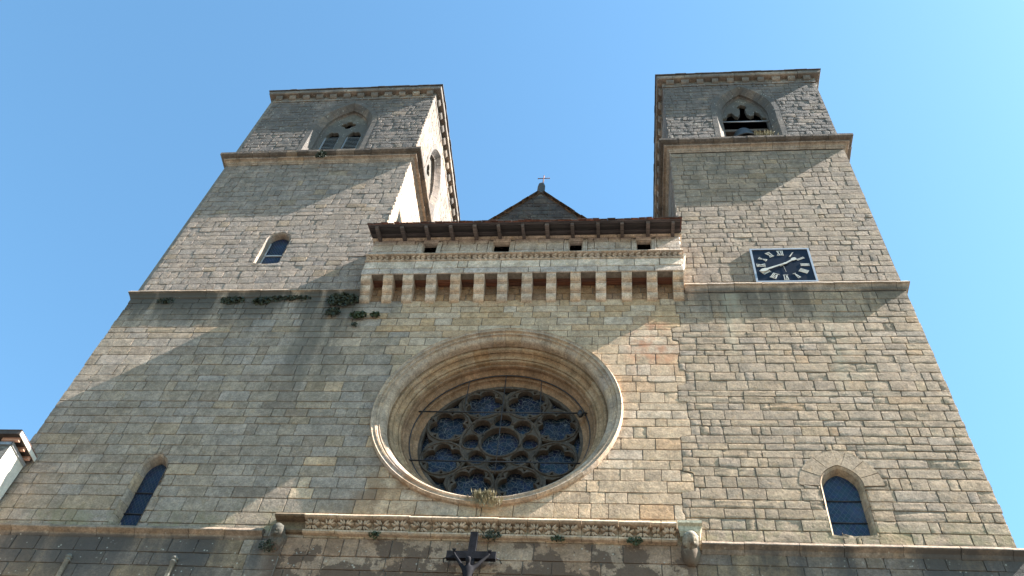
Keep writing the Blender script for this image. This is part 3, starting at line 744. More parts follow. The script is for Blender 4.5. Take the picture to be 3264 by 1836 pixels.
# ---- corbelled gallery
GX0, GX1 = -7.285, 1.695
mb = MB(); mb.box(GX0 + .02, GX1 - .02, -.46, -.26, 22.58, 23.17, (.3, .27, .2)); mb.box(GX0 + .02, GX1 - .02, -.39, -.30, 23.17, 23.42, (.3, .27, .2)); mb.box(GX0 + .02, GX0 + .3, -.26, .03, 22.58, 24.30, (.3, .27, .2)); mb.box(GX1 - .3, GX1 - .02, -.26, .03, 22.58, 24.30, (.3, .27, .2))
gal = mb.build('gallery', 'mortar', NF); gal['label'] = 'corbelled stone gallery under a tiled eave'
CX = [-7.11, -6.48, -5.91, -5.24, -4.57, -3.89, -3.24, -2.56, -1.89, -1.22, -.54, .15, .83, 1.54]
for x in CX:
    p = []
    for k in range(3):
        y0 = -.155 * k - .01 * k; zb = 21.85 + .24 * k
        for i in range(6):
            a = math.pi / 2 * i / 5; p.append((y0 - .15 * math.sin(a), zb + .205 * (1 - math.cos(a)) * .9 + .02 * i / 5))
        p += [(y0 - .178, zb + .205), (y0 - .18, zb + .222), (y0 - .165, zb + .238)]
    p += [(-.495, 22.572), (.03, 22.572), (.03, 21.84)]
    hw = .138 + J(.008); k = len(p); mb = MB(); xx = x + J(.01)
    mb.add([(xx + e, y, z) for e in (-hw, hw) for y, z in p], [tuple(range(k)), tuple(range(k, 2 * k))[::-1]] + [(j, j + k, (j + 1) % k + k, (j + 1) % k) for j in range(k)], pick([(2, (.56, .54, .47)), (2, (.56, .51, .41)), (1, (.50, .48, .41))]), False)
    mb.build('corbel', 'carved', gal)
for a, b in zip(CX, CX[1:]):
    y = -.255
    for i in range(2):
        mb = MB(); wd = .125; mb.box(a + .12, b - .12, y + .004, y + wd - .004, 22.60 + J(.008), 22.66 + J(.008), tint((.15, .075, .05), .25, .1)); y += wd
        mb.build('plank', 'wood', gal)
gm = lambda dd: (lambda u, v, d: (u, d - dd, v))
P_PALE = [(3, (.601, .577, .492)), (2, (.624, .595, .516)), (.5, (.508, .408, .264)), (1, (.543, .525, .444))]
ms = Masonry()
ms.region(courses(GX0, GX1, 22.575, 22.83, .255, .75, [], seed=81), P_GREY, gm(.5), rough=.004, d0=.0)
ms.region(courses(GX0, GX1, 22.83, 23.175, .345, .62, [], seed=82), P_PALE, gm(.5), rough=.0015)
WINS = [(-5.53, .22), (-3.425, .255), (-1.275, .205), (.66, .22)]
ivs = [(lambda v, c=c, h=h: (c - h - .135, c + h + .135) if v < 24.33 else None) for c, h in WINS]
ms.region(courses(GX0 + .05, GX1 - .02, 23.45, 24.33, .30, .72, ivs, seed=83), P_GREY, gm(.47), rough=.003)
ms.build(gal, 'stone', 'stone')
# return faces of the gallery
GS = lambda u, v, d: (GX1 - .002 - d, u, v)
ms = Masonry(); ms.region(courses(-.49, 0, 22.575, 23.175, .3, .4, [], seed=84), P_PALE, GS); ms.region(courses(-.46, 0, 23.45, 24.33, .3, .4, [], seed=85), P_GREY, GS); ms.build(gal, 'return_stone')
# parapet behind the facing with window openings
holes = [[(c - h, 23.47), (c + h, 23.47), (c + h, 24.19), (c - h, 24.19)] for c, h in WINS]
plate('parapet', [(GX0 + .07, 23.41), (GX1 - .04, 23.41), (GX1 - .04, 24.34), (GX0 + .07, 24.34)], holes, -.43, -.34, 'mortar', gal)
for c, h in WINS:
    pth = Path([(c - h, 23.455), (c - h, 24.19), (c + h, 24.19), (c + h, 23.455)])
    sweep(pth, [(-.13, -.46), (-.125, -.495), (-.09, -.50), (-.085, -.475), (-.01, -.475), (.012, -.45), (.012, -.40), (.03, -.395), (.03, -.31), (-.1, -.31)], FR, [0, .735, .735 + 2 * h, pth.L], 'window_surround', 'carved', gal, lambda a, b: pick(P_GREY), step=3, gap=.002)
# moulding above the parapet and inner wall of the gallery walk, coloured near-black for its shade
pth = Path([(GX0, 0), (GX0, -.47), (GX1, -.47), (GX1, 0)])
sweep(pth, [(-.1, 24.335), (.01, 24.335), (.02, 24.36), (.045, 24.375), (.05, 24.43), (-.1, 24.43)], PLAN, evencuts(pth.L, .95, .2, 86), 'parapet_moulding', 'carved', gal, lambda a, b: pick(P_PALE), step=3, jit=.002)
mb = MB(); mb.box(LX1 + .3, RX0 - .3, .02, .10, 22.9, 25.4); mb.build('inner_wall', 'void', gal)

# leaf friezes
def spike(mb, p, q, w, h, mapf, col):
    "one carved leaf: ridge from p to q, raised by h"
    p, q = Vector(p), Vector(q); t = q - p; n = Vector((-t.y, t.x)).normalized() * w; m1 = p + t * .42
    a, b, c, d = p, m1 + n, q, m1 - n
    mid = m1
    vs = [mapf(a.x, a.y, 0), mapf(b.x, b.y, 0), mapf(c.x, c.y, -h * .35), mapf(d.x, d.y, 0), mapf(mid.x, mid.y, -h)]
    mb.add(vs, [(0, 1, 4), (1, 2, 4), (2, 3, 4), (3, 0, 4)], col, False)
def leafbar(mb, p, q, w, h, mapf, col):
    "one carved leaf standing h proud of the sunk background"
    p, q = Vector(p), Vector(q); t = q - p; n = Vector((-t.y, t.x)).normalized() * w
    o = [p, p + t * .35 + n, p + t * .75 + n * .85, q, p + t * .75 - n * .85, p + t * .35 - n]
    vs = [mapf(a.x, a.y, 0) for a in o] + [mapf(a.x, a.y, -h * .86) for a in o] + [mapf((p + t * .12).x, (p + t * .12).y, -h), mapf((p + t * .85).x, (p + t * .85).y, -h)]
    fs = [(i, (i + 1) % 6, 6 + (i + 1) % 6, 6 + i) for i in range(6)] + [(6, 7, 12), (7, 8, 13, 12), (8, 9, 13), (9, 10, 13), (10, 11, 12, 13), (11, 6, 12)]
    mb.add(vs, fs, col, False)
FJ = [-7.30, -6.58, -5.98, -5.53, -4.95, -4.21, -3.42, -2.75, -1.95, -1.25, -.55, .21, 1.11, 1.73]
for a, b in zip(FJ, FJ[1:]):
    mb = MB(); col = tint((.52, .50, .43)); z0, z1 = 23.18, 23.385
    prof = [(-.40, 23.176), (-.505, 23.178), (-.535, 23.19), (-.535, 23.205), (-.41, 23.21), (-.43, 23.39), (-.585, 23.395), (-.615, 23.405), (-.612, 23.42), (-.597, 23.452), (-.40, 23.455)]
    g2 = .004; k = len(prof)
    mb.add([(x, y, z) for x in (a + g2, b - g2) for y, z in prof], [tuple(range(k)), tuple(range(k, 2 * k))[::-1]] + [(j, j + k, (j + 1) % k + k, (j + 1) % k) for j in range(k)], col, False)
    fm = lambda u, v, d: (u, -.415 + d * (1 + .35 * (v - 23.21) / .18), v)
    n = max(2, round((b - a) / .165)); zc = 23.30; dr = -1 if random.random() < .75 else 1; w_ = (b - a - .03) / n
    for i in range(n):
        x0 = a + .015 + (i + .5) * w_
        for s in (-1, 1):
            leafbar(mb, (x0 + dr * w_ * .42, zc + s * .004), (x0 - dr * w_ * .40, zc + s * (.084 + J(.004))), .019, .125, fm, col)
            if random.random() < .85: leafbar(mb, (x0 + dr * w_ * .02, zc + s * .012), (x0 - dr * w_ * .50, zc + s * .045), .013, .11, fm, col)
    mb.build('frieze_block', 'carved', gal)
mb = MB(); mb.add([(GX1 + .001, -.45, 23.178), (GX1 + .03, -.45, 23.21), (GX1 + .10, -.45, 23.40), (GX1 + .10, -.45, 23.448), (GX1 + .001, 0.0, 23.178), (GX1 + .03, 0, 23.21), (GX1 + .10, 0, 23.40), (GX1 + .10, 0, 23.448), (GX1 + .001, -.45, 23.448), (GX1 + .001, 0, 23.448)],
                   [(0, 1, 5, 4), (1, 2, 6, 5), (2, 3, 7, 6), (3, 8, 9, 7), (0, 8, 3, 2, 1)], (.38, .35, .28), False); mb.build('frieze_return', 'carved', gal)

# ---- tiled eave over the gallery
TIP = Vector((0, -1.10, 24.225)); SL = Vector((0, 1, .30)).normalized(); NRM = Vector((0, -.30, 1)).normalized()
EX0, EX1 = -7.33, 1.70
Ls = 3.2
def ev(x, s, h): p = TIP + SL * s + NRM * h; return (x, p.y, p.z)
mb = MB(); mb.add([ev(EX0, .08, .027), ev(EX1, .08, .027), ev(EX1, Ls, .027), ev(EX0, Ls, .027), ev(EX0, .08, .033), ev(EX1, .08, .033), ev(EX1, Ls, .033), ev(EX0, Ls, .033)], [(0, 1, 2, 3), (4, 7, 6, 5), (0, 4, 5, 1), (1, 5, 6, 2), (2, 6, 7, 3), (3, 7, 4, 0)], (.1, .08, .07), False)
ea = mb.build('eaves_roof', 'slate', NF); ea['label'] = 'dark timber eave with rafters and worn tiles'
WD = (.064, .064, .072)
for k in range(7):
    s0 = .02 + k * .13; mb = MB(); h = J(.004)
    mb.add([ev(x, s, hh) for x in (EX0 + .01, EX1 - .01) for s in (s0, s0 + .118 + J(.008)) for hh in (h, .026)], [(0, 1, 3, 2), (4, 6, 7, 5), (0, 4, 5, 1), (2, 3, 7, 6), (0, 2, 6, 4), (1, 5, 7, 3)], tint(WD, .3), False)
    mb.build('roof_board', 'wood', ea)
for x in [-7.07, -6.33, -5.61, -4.89, -4.18, -3.48, -2.78, -2.08, -1.37, -.62, .06, .79, 1.49]:
    x += J(.01); hw = .048 + J(.006); mb = MB()
    pr_ = [(.06, -.003), (.06, -.07), (.10, -.10), (.22, -.125), (1.05, -.125), (1.05, -.003)]; k = len(pr_)
    mb.add([ev(x + e, s, h) for e in (-hw, hw) for s, h in pr_], [tuple(range(k)), tuple(range(k, 2 * k))[::-1]] + [(j, j + k, (j + 1) % k + k, (j + 1) % k) for j in range(k)], tint((.115, .11, .112), .2), False)
    mb.build('rafter', 'wood', ea)
mb = MB(); mb.box(EX0 + .1, EX1 - .02, -.44, -.26, 24.432, 24.52, (.07, .06, .05)); mb.build('wall_plate', 'wood', ea)
x = EX0 - .03; i = 0
while x < EX1:
    wd = random.uniform(.17, .26); mb = MB(); h = .040 + J(.006); s0 = -.04 + J(.025); t = .014; ry = J(.006)
    mb.add([ev(min(xx, EX1 + .03), s, hh + ry * e) for e, xx in ((-1, x + .003), (1, x + wd - .003)) for s in (s0, .62) for hh in (h, h + t)], [(0, 1, 3, 2), (4, 6, 7, 5), (0, 4, 5, 1), (2, 3, 7, 6), (0, 2, 6, 4), (1, 5, 7, 3)], tint(random.choice([(.13, .085, .075), (.11, .085, .078), (.10, .092, .09), (.16, .09, .075)]), .2), False)
    mb.build('roof_tile', 'tile', ea)
    mb = MB(); mb.add([ev(min(xx, EX1 + .02), s, hh) for xx in (x + .05, x + wd + .04) for s in (s0 + .03 + J(.02), .5) for hh in (h - .016, h - .002)], [(0, 1, 3, 2), (4, 6, 7, 5), (0, 4, 5, 1), (2, 3, 7, 6), (0, 2, 6, 4), (1, 5, 7, 3)], tint((.16, .075, .055), .3), False)
    mb.build('roof_tile', 'tile', ea); x += wd

# ---- nave gable with finial behind the gallery
GA = (-2.90, 31.30); gs = 1.24; gy = 2.0
gl = lambda v: GA[0] - (GA[1] - v) / gs; gr = lambda v: GA[0] + (GA[1] - v) / gs
gm2 = lambda u, v, d: (u, gy + d, v)
vb = 25.9
gab = plate('gable_wall', [(gl(vb), vb - 3), (gr(vb), vb - 3), (gr(vb), vb), (GA[0], GA[1] - .02), (gl(vb), vb)], [], .03, .45, 'mortar', NF, mapf=gm2)
ms = Masonry(); ms.region(courses(-7, 1.4, 25.9, 31.1, .26, .42, [], seed=91, lb=gl, rb=gr), [(4, (.075, .072, .072)), (2, (.055, .056, .06)), (1, (.12, .115, .10))], gm2, rough=.008, dj=.006); ms.build(gab, 'stone', 'stone')
for s in (-1, 1):
    pth = Path([(GA[0] + s * (GA[1] - vb) / gs, vb), (GA[0] + s * .02, GA[1] - .02)] if s < 0 else [(GA[0] + s * .02, GA[1] - .02), (GA[0] + s * (GA[1] - vb) / gs, vb)])
    sweep(pth, [(.02, -.05), (.02, .45), (-.13, .45), (-.16, .2), (-.13, -.05)], gm2, evencuts(pth.L, .42, .3, 92 + s), 'coping_stone', 'stone', gab, lambda a, b: pick([(2, (.20, .15, .105)), (1, (.16, .14, .12))]), step=3, jit=.02)
mb = MB(); mb.add([(gl(vb), gy + .45, vb), (GA[0], gy + .45, GA[1] - .1), (gr(vb), gy + .45, vb), (gl(vb), 22, vb), (GA[0], 22, GA[1] - .1), (gr(vb), 22, vb)], [(0, 1, 4, 3), (1, 2, 5, 4), (3, 4, 5)], (.1, .1, .1), False); mb.build('nave_roof', 'slate', NF)
mb = MB(); mb.lathe((GA[0] - .02, gy + .15, GA[1] - .05), [(.0, 0), (.20, .0), (.19, .10), (.15, .14), (.14, .78), (.12, .88), (.07, .94), (.0, .96)], 8, (.07, .068, .07)); fin = mb.build('finial', 'stone', gab)
mb = MB(); cx, cz = GA[0] + .02, GA[1] + .88
mb.tube([(cx, gy + .15, cz), (cx + .01, gy + .15, cz + .66)], [.028, .019], 6); mb.tube([(cx - .20, gy + .15, cz + .46), (cx + .22, gy + .15, cz + .47)], .019, 6)
for q in ((cx - .20, cz + .46), (cx + .22, cz + .47), (cx + .01, cz + .66)): mb.lathe((q[0], gy + .15, q[1] - .025), [(0, 0), (.024, .015), (.024, .035), (0, .05)], 6)
mb.build('iron_cross', 'rust', gab)

# ---- lower ledges
SL_ = [(-.03, 13.62), (.0, 13.62), (.025, 13.65), (.05, 13.70), (.12, 13.735), (.152, 13.75), (.155, 13.77), (.11, 13.85), (.02, 13.89), (-.03, 13.87)]
pth = Path([(LX0, DEPTH), (LX0, 0), (-7.45, 0)]); sweep(pth, SL_, PLAN, evencuts(pth.L, 1.0, .25, 101), 'string_course_stone', 'carved', TL, lambda a, b: pick([(2, (.30, .275, .225)), (2, (.23, .205, .165))]), step=.22, jit=.006, wob=.005)
pth = Path([(1.52, 0), (RX1, 0), (RX1, DEPTH)]); sweep(pth, [(a, b - .09) for a, b in SL_], PLAN, evencuts(pth.L, 1.0, .25, 102), 'string_course_stone', 'carved', TR, lambda a, b: pick([(2, (.31, .285, .235)), (2, (.24, .215, .175))]), step=.22, jit=.006, wob=.005)
# carved leaf ledge under the rose, block by block
bx = [-7.27, -6.62]
while bx[-1] < .55: bx.append(bx[-1] + random.uniform(.42, .78))
bx[-1] = .75; bx += [1.06]
led = None
for i, (a, b) in enumerate(zip(bx, bx[1:])):
    mb = MB(); col = tint((.47, .43, .34) if i > 0 else (.16, .14, .10)); g2 = .005; dz = -.004 * i + J(.006); dy = J(.006)
    prof = [(.03, 13.79), (-.08, 13.79), (-.115, 13.815), (-.12, 13.85), (-.015, 13.862), (-.055, 14.085), (-.215, 14.09), (-.25, 14.105), (-.255, 14.125), (-.20, 14.195), (-.06, 14.215), (.03, 14.22)]; k = len(prof)
    mb.add([(x, y + dy, z + dz) for x in (a + g2, b - g2) for y, z in prof], [tuple(range(k)), tuple(range(k, 2 * k))[::-1]] + [(j, j + k, (j + 1) % k + k, (j + 1) % k) for j in range(k)], col, False)
    fm = lambda u, v, d: (u, dy - .02 - (v - 13.862) / .22 * .035 + d * (.8 + .75 * (v - 13.862) / .22), v + dz)
    if i > 0:
        n = max(1, round((b - a) / .36)); lw = (b - a - .03) / n; zc = 13.965
        for q in range(n):
            cx = a + .015 + (q + .5) * lw
            for e in (-1, 1):
                for (f0, z0_, f1, zt, ww) in ((.03, .012, .16, .112, .021), (.07, .008, .36, .108, .024), (.16, .0, .48, .050, .018), (.05, -.012, .40, -.088, .020), (.02, -.015, .17, -.095, .017)):
                    if random.random() < .93: leafbar(mb, (cx + e * lw * f0, zc + z0_), (cx + e * lw * f1, zc + zt), ww, .10, fm, col)
    mb.build('ledge_block', 'carved', NF)
mb = MB(); prof = [(.03, 13.82), (-.14, 13.84), (-.20, 13.92), (-.22, 14.03), (-.28, 14.07), (-.28, 14.13), (.03, 14.20)]; k = len(prof)
mb.add([(x + (s * .05 if j in (3, 4, 5) else 0), y, z) for s, x in ((-1, 1.12), (1, 1.50)) for j, (y, z) in enumerate(prof)], [tuple(range(k)), tuple(range(k, 2 * k))[::-1]] + [(j, j + k, (j + 1) % k + k, (j + 1) % k) for j in range(k)], (.36, .32, .23), False); mb.build('ledge_block', 'carved', NF)

def head(c, r, col, parent, label, turn=0.0):
    "weathered carved head bracket"
    mb = MB(); nu, nv = 28, 22; vs = []; ctp, stp = math.cos(.55), math.sin(.55)
    for j in range(nv + 1):
        ph = math.pi * j / nv
        for i in range(nu):
            th = 2 * math.pi * i / nu; x = math.sin(ph) * math.sin(th); y = -math.sin(ph) * math.cos(th); z = math.cos(ph)
            rr = 1.0
            f = max(0, -y)
            if f > .3:
                rr += .36 * math.exp(-(x / .13) ** 2 - ((z + .02) / .20) ** 2)              # nose
                rr += .16 * math.exp(-(x / .42) ** 2 - ((z - .28) / .09) ** 2)              # brow
                for e in (-1, 1): rr -= .24 * math.exp(-((x - e * .27) / .13) ** 2 - ((z - .12) / .09) ** 2)   # sockets
                for e in (-1, 1): rr += .06 * math.exp(-((x - e * .42) / .16) ** 2 - ((z + .18) / .16) ** 2)   # cheeks
                rr -= .18 * math.exp(-(x / .24) ** 2 - ((z + .40) / .045) ** 2)             # mouth
                rr += .10 * math.exp(-(x / .22) ** 2 - ((z + .30) / .06) ** 2) + .10 * math.exp(-(x / .2) ** 2 - ((z + .5) / .06) ** 2)
                rr += .12 * math.exp(-(x / .24) ** 2 - ((z + .76) / .12) ** 2)              # chin
            if z > .42: rr += .09                                                            # cap of hair
            if abs(x) > .75: rr += .10
            ct, st = math.cos(turn), math.sin(turn)
            px, py, pz = x * rr * .80, y * rr * .95, z * rr * 1.12; py, pz = py * ctp + pz * -stp, py * stp + pz * ctp
            vs.append((c[0] + r * (px * ct - py * st), c[1] + r * (px * st + py * ct), c[2] + r * pz))
    fs = [(j * nu + i, j * nu + (i + 1) % nu, (j + 1) * nu + (i + 1) % nu, (j + 1) * nu + i) for j in range(nv) for i in range(nu)]
    mb.add(vs, fs, col)
    o = mb.build('carved_head', 'carved', parent); o['label'] = label; return o
head((1.30, -.17, 13.68), .18, (.23, .20, .15), NF, 'weathered pale carved stone head', .25)
head((-7.10, -.14, 13.72), .165, (.075, .068, .055), NF, 'blackened carved stone head', -.1)
mb = MB(); mb.lathe((1.30, -.02, 13.25), [(.0, -.03), (.06, -.025), (.10, 0), (.15, .1), (.19, .25), (.18, .42)], 10, (.18, .155, .115)); mb.build('bracket', 'carved', NF)
mb = MB(); mb.lathe((-7.10, -.02, 13.30), [(.0, -.03), (.05, -.02), (.08, 0), (.13, .1), (.18, .25), (.18, .42)], 10, (.08, .072, .058)); mb.build('bracket', 'carved', NF)
# slender shafts on the lower left wall
for x, zt in ((-11.42, 13.08), (-9.12, 13.10)):
    mb = MB(); mb.lathe((x, -.04, 0), [(.05, 10.6), (.05, zt - .12), (.07, zt - .11), (.07, zt - .09), (.052, zt - .08), (.052, zt - .05), (.072, zt - .04), (.07, zt), (.03, zt + .05), (0, zt + .06)], 10, (.33, .30, .24)); mb.build('shaft', 'carved', TL)
ms = Masonry(); ms.region(courses(-7.80, -6.95, 10.8, 13.60, .36, .5, [], seed=64), P_LOW + P_LEFT, gm(.06), d0=.0); ms.build(NF, 'pilaster_stone')
mb = MB(); mb.box(-7.79, -6.96, -.04, .02, 10.8, 13.59); mb.build('pilaster_core', 'mortar', NF)

# ================================================================== clock
CK = (4.47, 23.42); CH = .81
ck = thing('wall_clock', 'square dark clock with pale roman numerals and grey metal frame', 'clock', loc=(CK[0], 0, CK[1] - CH))
def sub(mb, name, mat, par=ck):
    o = mb.build(name, mat, par); o.matrix_parent_inverse = Matrix.Translation((-CK[0], 0, -(CK[1] - CH))); return o
mb = MB(); mb.box(CK[0] - CH, CK[0] + CH, -.035, -.005, CK[1] - CH, CK[1] + CH); sub(mb, 'dial', 'navy')
for k in range(4):
    mb = MB(); t = .045
    a = [(CK[0] - CH - .01, CK[0] + CH + .01, CK[1] + CH - t, CK[1] + CH + .01), (CK[0] - CH - .01, CK[0] + CH + .01, CK[1] - CH - .01, CK[1] - CH + t), (CK[0] - CH - .01, CK[0] - CH + t, CK[1] - CH + t + .001, CK[1] + CH - t - .001), (CK[0] + CH - t, CK[0] + CH + .01, CK[1] - CH + t + .001, CK[1] + CH - t - .001)][k]
    mb.box(a[0], a[1], -.055, -.003, a[2], a[3]); sub(mb, 'frame', 'alu')
def numeral(txt, ang, R=.595, h=.22):
    widths = {'I': .042, 'V': .095, 'X': .105}; tot = sum(widths[q] for q in txt); x = -tot / 2; mb = MB()
    er = Vector((math.sin(ang), 0, math.cos(ang))); et = Vector((math.cos(ang), 0, -math.sin(ang))); c = Vector((CK[0], -.041, CK[1])) + er * R
    def bar(x0, y0, x1, y1, t):
        p, q = c + et * x0 + er * y0, c + et * x1 + er * y1; d = (q - p); n = Vector((-d.z, 0, d.x)).normalized() * t
        mb.obox((p + q) / 2, d / 2, n, (0, .006, 0))
    for q in txt:
        w_ = widths[q]
        if q == 'I': bar(x + w_ / 2, -h / 2, x + w_ / 2, h / 2, .011)
        if q == 'V': bar(x + .015, h / 2, x + w_ / 2, -h / 2, .014); bar(x + w_ - .012, h / 2, x + w_ / 2, -h / 2, .007)
        if q == 'X': bar(x + .015, h / 2, x + w_ - .015, -h / 2, .014); bar(x + w_ - .015, h / 2, x + .015, -h / 2, .007)
        x += w_
    for e in (-1, 1): bar(-tot / 2, e * h / 2, tot / 2, e * h / 2, .008)
    sub(mb, 'numeral', 'gilt')
for i, t in enumerate(['XII', 'I', 'II', 'III', 'IIII', 'V', 'VI', 'VII', 'VIII', 'IX', 'X', 'XI']): numeral(t, i * math.pi / 6)
def hand(ang, L, tail, w0, d, name):
    er = Vector((math.sin(ang), 0, math.cos(ang))); et = Vector((math.cos(ang), 0, -math.sin(ang))); c = Vector((CK[0], d, CK[1]))
    pts = [(-tail, w0 * .5), (-tail * .5, w0 * .9), (0, w0 * .55), (L * .70, w0 * .8), (L * .74, w0 * 1.5), (L * .86, w0 * 1.7), (L * .96, w0 * 1.25), (L, w0 * .7)]
    out = [c + er * r + et * w_ for r, w_ in pts] + [c + er * r - et * w_ for r, w_ in pts[::-1]]; n = len(out)
    mb = MB(); mb.add([tuple(p) for p in out] + [(p.x, p.y + .012, p.z) for p in out], [tuple(range(n)), tuple(range(n, 2 * n))[::-1]] + [(j, j + n, (j + 1) % n + n, (j + 1) % n) for j in range(n)], (.6, .55, .45), False)
    sub(mb, name, 'gilt')
hand(math.radians(243), .72, .14, .040, -.085, 'minute_hand'); hand(math.radians(51), .50, .12, .036, -.066, 'hour_hand')
mb = MB(); mb.obox((CK[0] + .02, -.045, CK[1] - .17), (.02, 0, -.17), (.004, 0, .0005), (0, .003, 0)); sub(mb, 'second_hand', 'gilt')

# ================================================================== bell
bl = thing('bell', 'dark bronze bell hanging in the open right belfry', 'bell', loc=(4.52, .85, 31.3))
T_ = Matrix.Translation((-4.52, -.85, -31.3))
mb = MB(); mb.lathe((4.52, .85, 32.15), [(.0, 1.12), (.20, 1.10), (.33, 1.0), (.38, .85), (.42, .55), (.50, .25), (.62, .04), (.62, 0), (.56, .02)], 28); o = mb.build('bell_body', 'brass', bl); o.matrix_parent_inverse = T_
mb = MB(); mb.box(3.6, 5.4, .74, .96, 33.30, 33.46, (.12, .09, .07)); o = mb.build('headstock', 'wood', bl); o.matrix_parent_inverse = T_
mb = MB(); mb.tube([(4.52, .85, 32.9), (4.52, .85, 32.15)], [.02, .06], 8); o = mb.build('clapper', 'iron', bl); o.matrix_parent_inverse = T_

# ================================================================== crucifix
KX, KZ = -2.98, 13.19; KY = -.20
cr = thing('crucifix', 'dark metal crucifix with arms raised hanging on the wall below the carved ledge', 'crucifix', loc=(KX, KY, KZ))
T_ = Matrix.Translation((-KX, -KY, -KZ))
mb = MB(); mb.box(KX - .075, KX + .075, KY - .05, KY + .05, 10.9, 13.76); o = mb.build('upright', 'cross', cr); o.matrix_parent_inverse = T_
mb = MB(); mb.box(KX - .49, KX + .49, KY - .056, KY + .044, KZ - .085, KZ + .085); o = mb.build('crossbeam', 'cross', cr); o.matrix_parent_inverse = T_
for s in (-1, 1):
    mb = MB(); mb.tube([(KX + s * .45, KY, KZ - .02), (KX + s * .56, KY + .05, KZ - .03), (KX + s * .58, KY + .2, KZ)], .012, 6); o = mb.build('wall_hook', 'iron', cr); o.matrix_parent_inverse = T_
def skin(name, verts, edges, radii, mat, parent, inv, sub_=2):
    me = bpy.data.meshes.new(name); me.from_pydata(verts, edges, []); ob = bpy.data.objects.new('tmp', me); C.objects.link(ob)
    ob.modifiers.new('s', 'SKIN'); sk = me.skin_vertices[0].data
    for i, r in enumerate(radii): sk[i].radius = (r, r)
    sk[0].use_root = True
    s_ = ob.modifiers.new('u', 'SUBSURF'); s_.levels = sub_; s_.render_levels = sub_
    dg = bpy.context.evaluated_depsgraph_get(); m2 = bpy.data.meshes.new_from_object(ob.evaluated_get(dg)); bpy.data.objects.remove(ob)
    m2.polygons.foreach_set('use_smooth', [True] * len(m2.polygons)); m2.materials.clear()
    o = link(name, m2, mat, parent); o.matrix_parent_inverse = inv; return o
y = KY - .13
V_ = [(0, 0, -.70), (0, .01, -.55), (0, -.01, -.42), (0, 0, -.29), (-.005, -.03, -.215), (-.012, -.065, -.12), (-.012, -.06, -.06),
      (-.10, 0, -.28), (-.20, .02, -.12), (-.31, .05, .06), (-.34, .05, .13), (.10, 0, -.28), (.21, .02, -.13), (.33, .05, .04), (.37, .05, .11),
      (-.06, -.01, -.76), (-.07, -.06, -1.0), (-.03, 0, -1.25), (-.02, -.03, -1.36), (.06, -.01, -.76), (.07, -.06, -1.0), (.03, -.02, -1.25), (.02, -.05, -1.36)]
E_ = [(0, 1), (1, 2), (2, 3), (3, 4), (4, 5), (5, 6), (3, 7), (7, 8), (8, 9), (9, 10), (3, 11), (11, 12), (12, 13), (13, 14), (0, 15), (15, 16), (16, 17), (17, 18), (0, 19), (19, 20), (20, 21), (21, 22)]
r_ = [.085, .075, .095, .075, .034, .062, .055, .045, .036, .026, .022, .05, .036, .026, .022, .07, .052, .032, .028, .07, .052, .032, .028]
skin('figure', [(KX + a, y + b, KZ - .10 + c) for a, b, c in V_], E_, r_, 'cross', cr, T_)
mb = MB()
for s in (-1, 1):
    hx, hz = (KX - .34, KZ + .03) if s < 0 else (KX + .37, KZ + .01)
    for k in range(5): mb.tube([(hx, y + .05, hz), (hx + (k - 2) * .013, y + .035, hz + .05), (hx + (k - 2) * .02, y + .02, hz + .085 - abs(k - 2) * .008)], [.011, .009, .006], 5)
o = mb.build('fingers', 'cross', cr); o.matrix_parent_inverse = T_
mb = MB(); n = 20
vs = [(KX + .135 * (1 + .12 * math.sin(5 * 2 * math.pi * i / n)) * math.cos(2 * math.pi * i / n) * k, y + .115 * math.sin(2 * math.pi * i / n) * k, KZ - .74 - .12 * j - .03 * math.sin(3 * i)) for j, k in enumerate((.95, 1.1, 1.15, 1.05)) for i in range(n)]
mb.add(vs, [(j * n + i, j * n + (i + 1) % n, (j + 1) * n + (i + 1) % n, (j + 1) * n + i) for j in range(3) for i in range(n)], (.1, .1, .1)); o = mb.build('loincloth', 'cross', cr); o.matrix_parent_inverse = T_

# ================================================================== neighbouring house at the left edge
hs = thing('house', 'pale plastered house corner with overhanging eave at the left edge', 'house', loc=(-13.8, -.76, 0))
T_ = Matrix.Translation((13.8, .76, 0))
def hp(mb, name, mat): o = mb.build(name, mat, hs); o.matrix_parent_inverse = T_; return o
HX, HY, HZ = -13.80, -.76, 15.62
mb = MB(); mb.box(HX - 7, HX - .004, HY, HY + .3, 0, HZ); hp(mb, 'front_wall', 'rough')
mb = MB(); mb.box(HX - .3, HX, HY + .3, -.05, 0, HZ); mb.box(HX - .02, HX, HY + .002, HY + .3, 0, HZ); hp(mb, 'side_wall', 'plaster')
mb = MB(); mb.box(HX - 7, HX + .025, HY - .03, HY - .002, HZ - .09, HZ - .005); mb.box(HX + .001, HX + .03, HY - .03, -.05, HZ - .09, HZ - .005); hp(mb, 'wall_capping', 'zinc')
o_ = .17; zs = HZ + .10
mb = MB(); mb.box(HX - 7, HX + o_, HY - o_, -.05, zs, zs + .03); hp(mb, 'soffit', 'brown')
mb = MB(); mb.box(HX - 7, HX + o_ + .02, HY - o_ - .025, HY - o_ - .001, zs - .02, zs + .09); hp(mb, 'fascia', 'brown')
mb = MB(); mb.box(HX + o_ + .001, HX + o_ + .022, HY - o_ , -.05, zs - .02, zs + .09); hp(mb, 'fascia', 'plaster')
for yy in (HY - .02, HY + .28, HY + .58): 
    mb = MB(); mb.box(HX - .28, HX + o_ - .03, yy - .035, yy + .035, zs - .09, zs - .002); hp(mb, 'rafter_end', 'orange')
mb = MB(); mb.box(HX - 7, HX - .3, HY + .1, -.05, HZ, zs); hp(mb, 'roof_core', 'void')
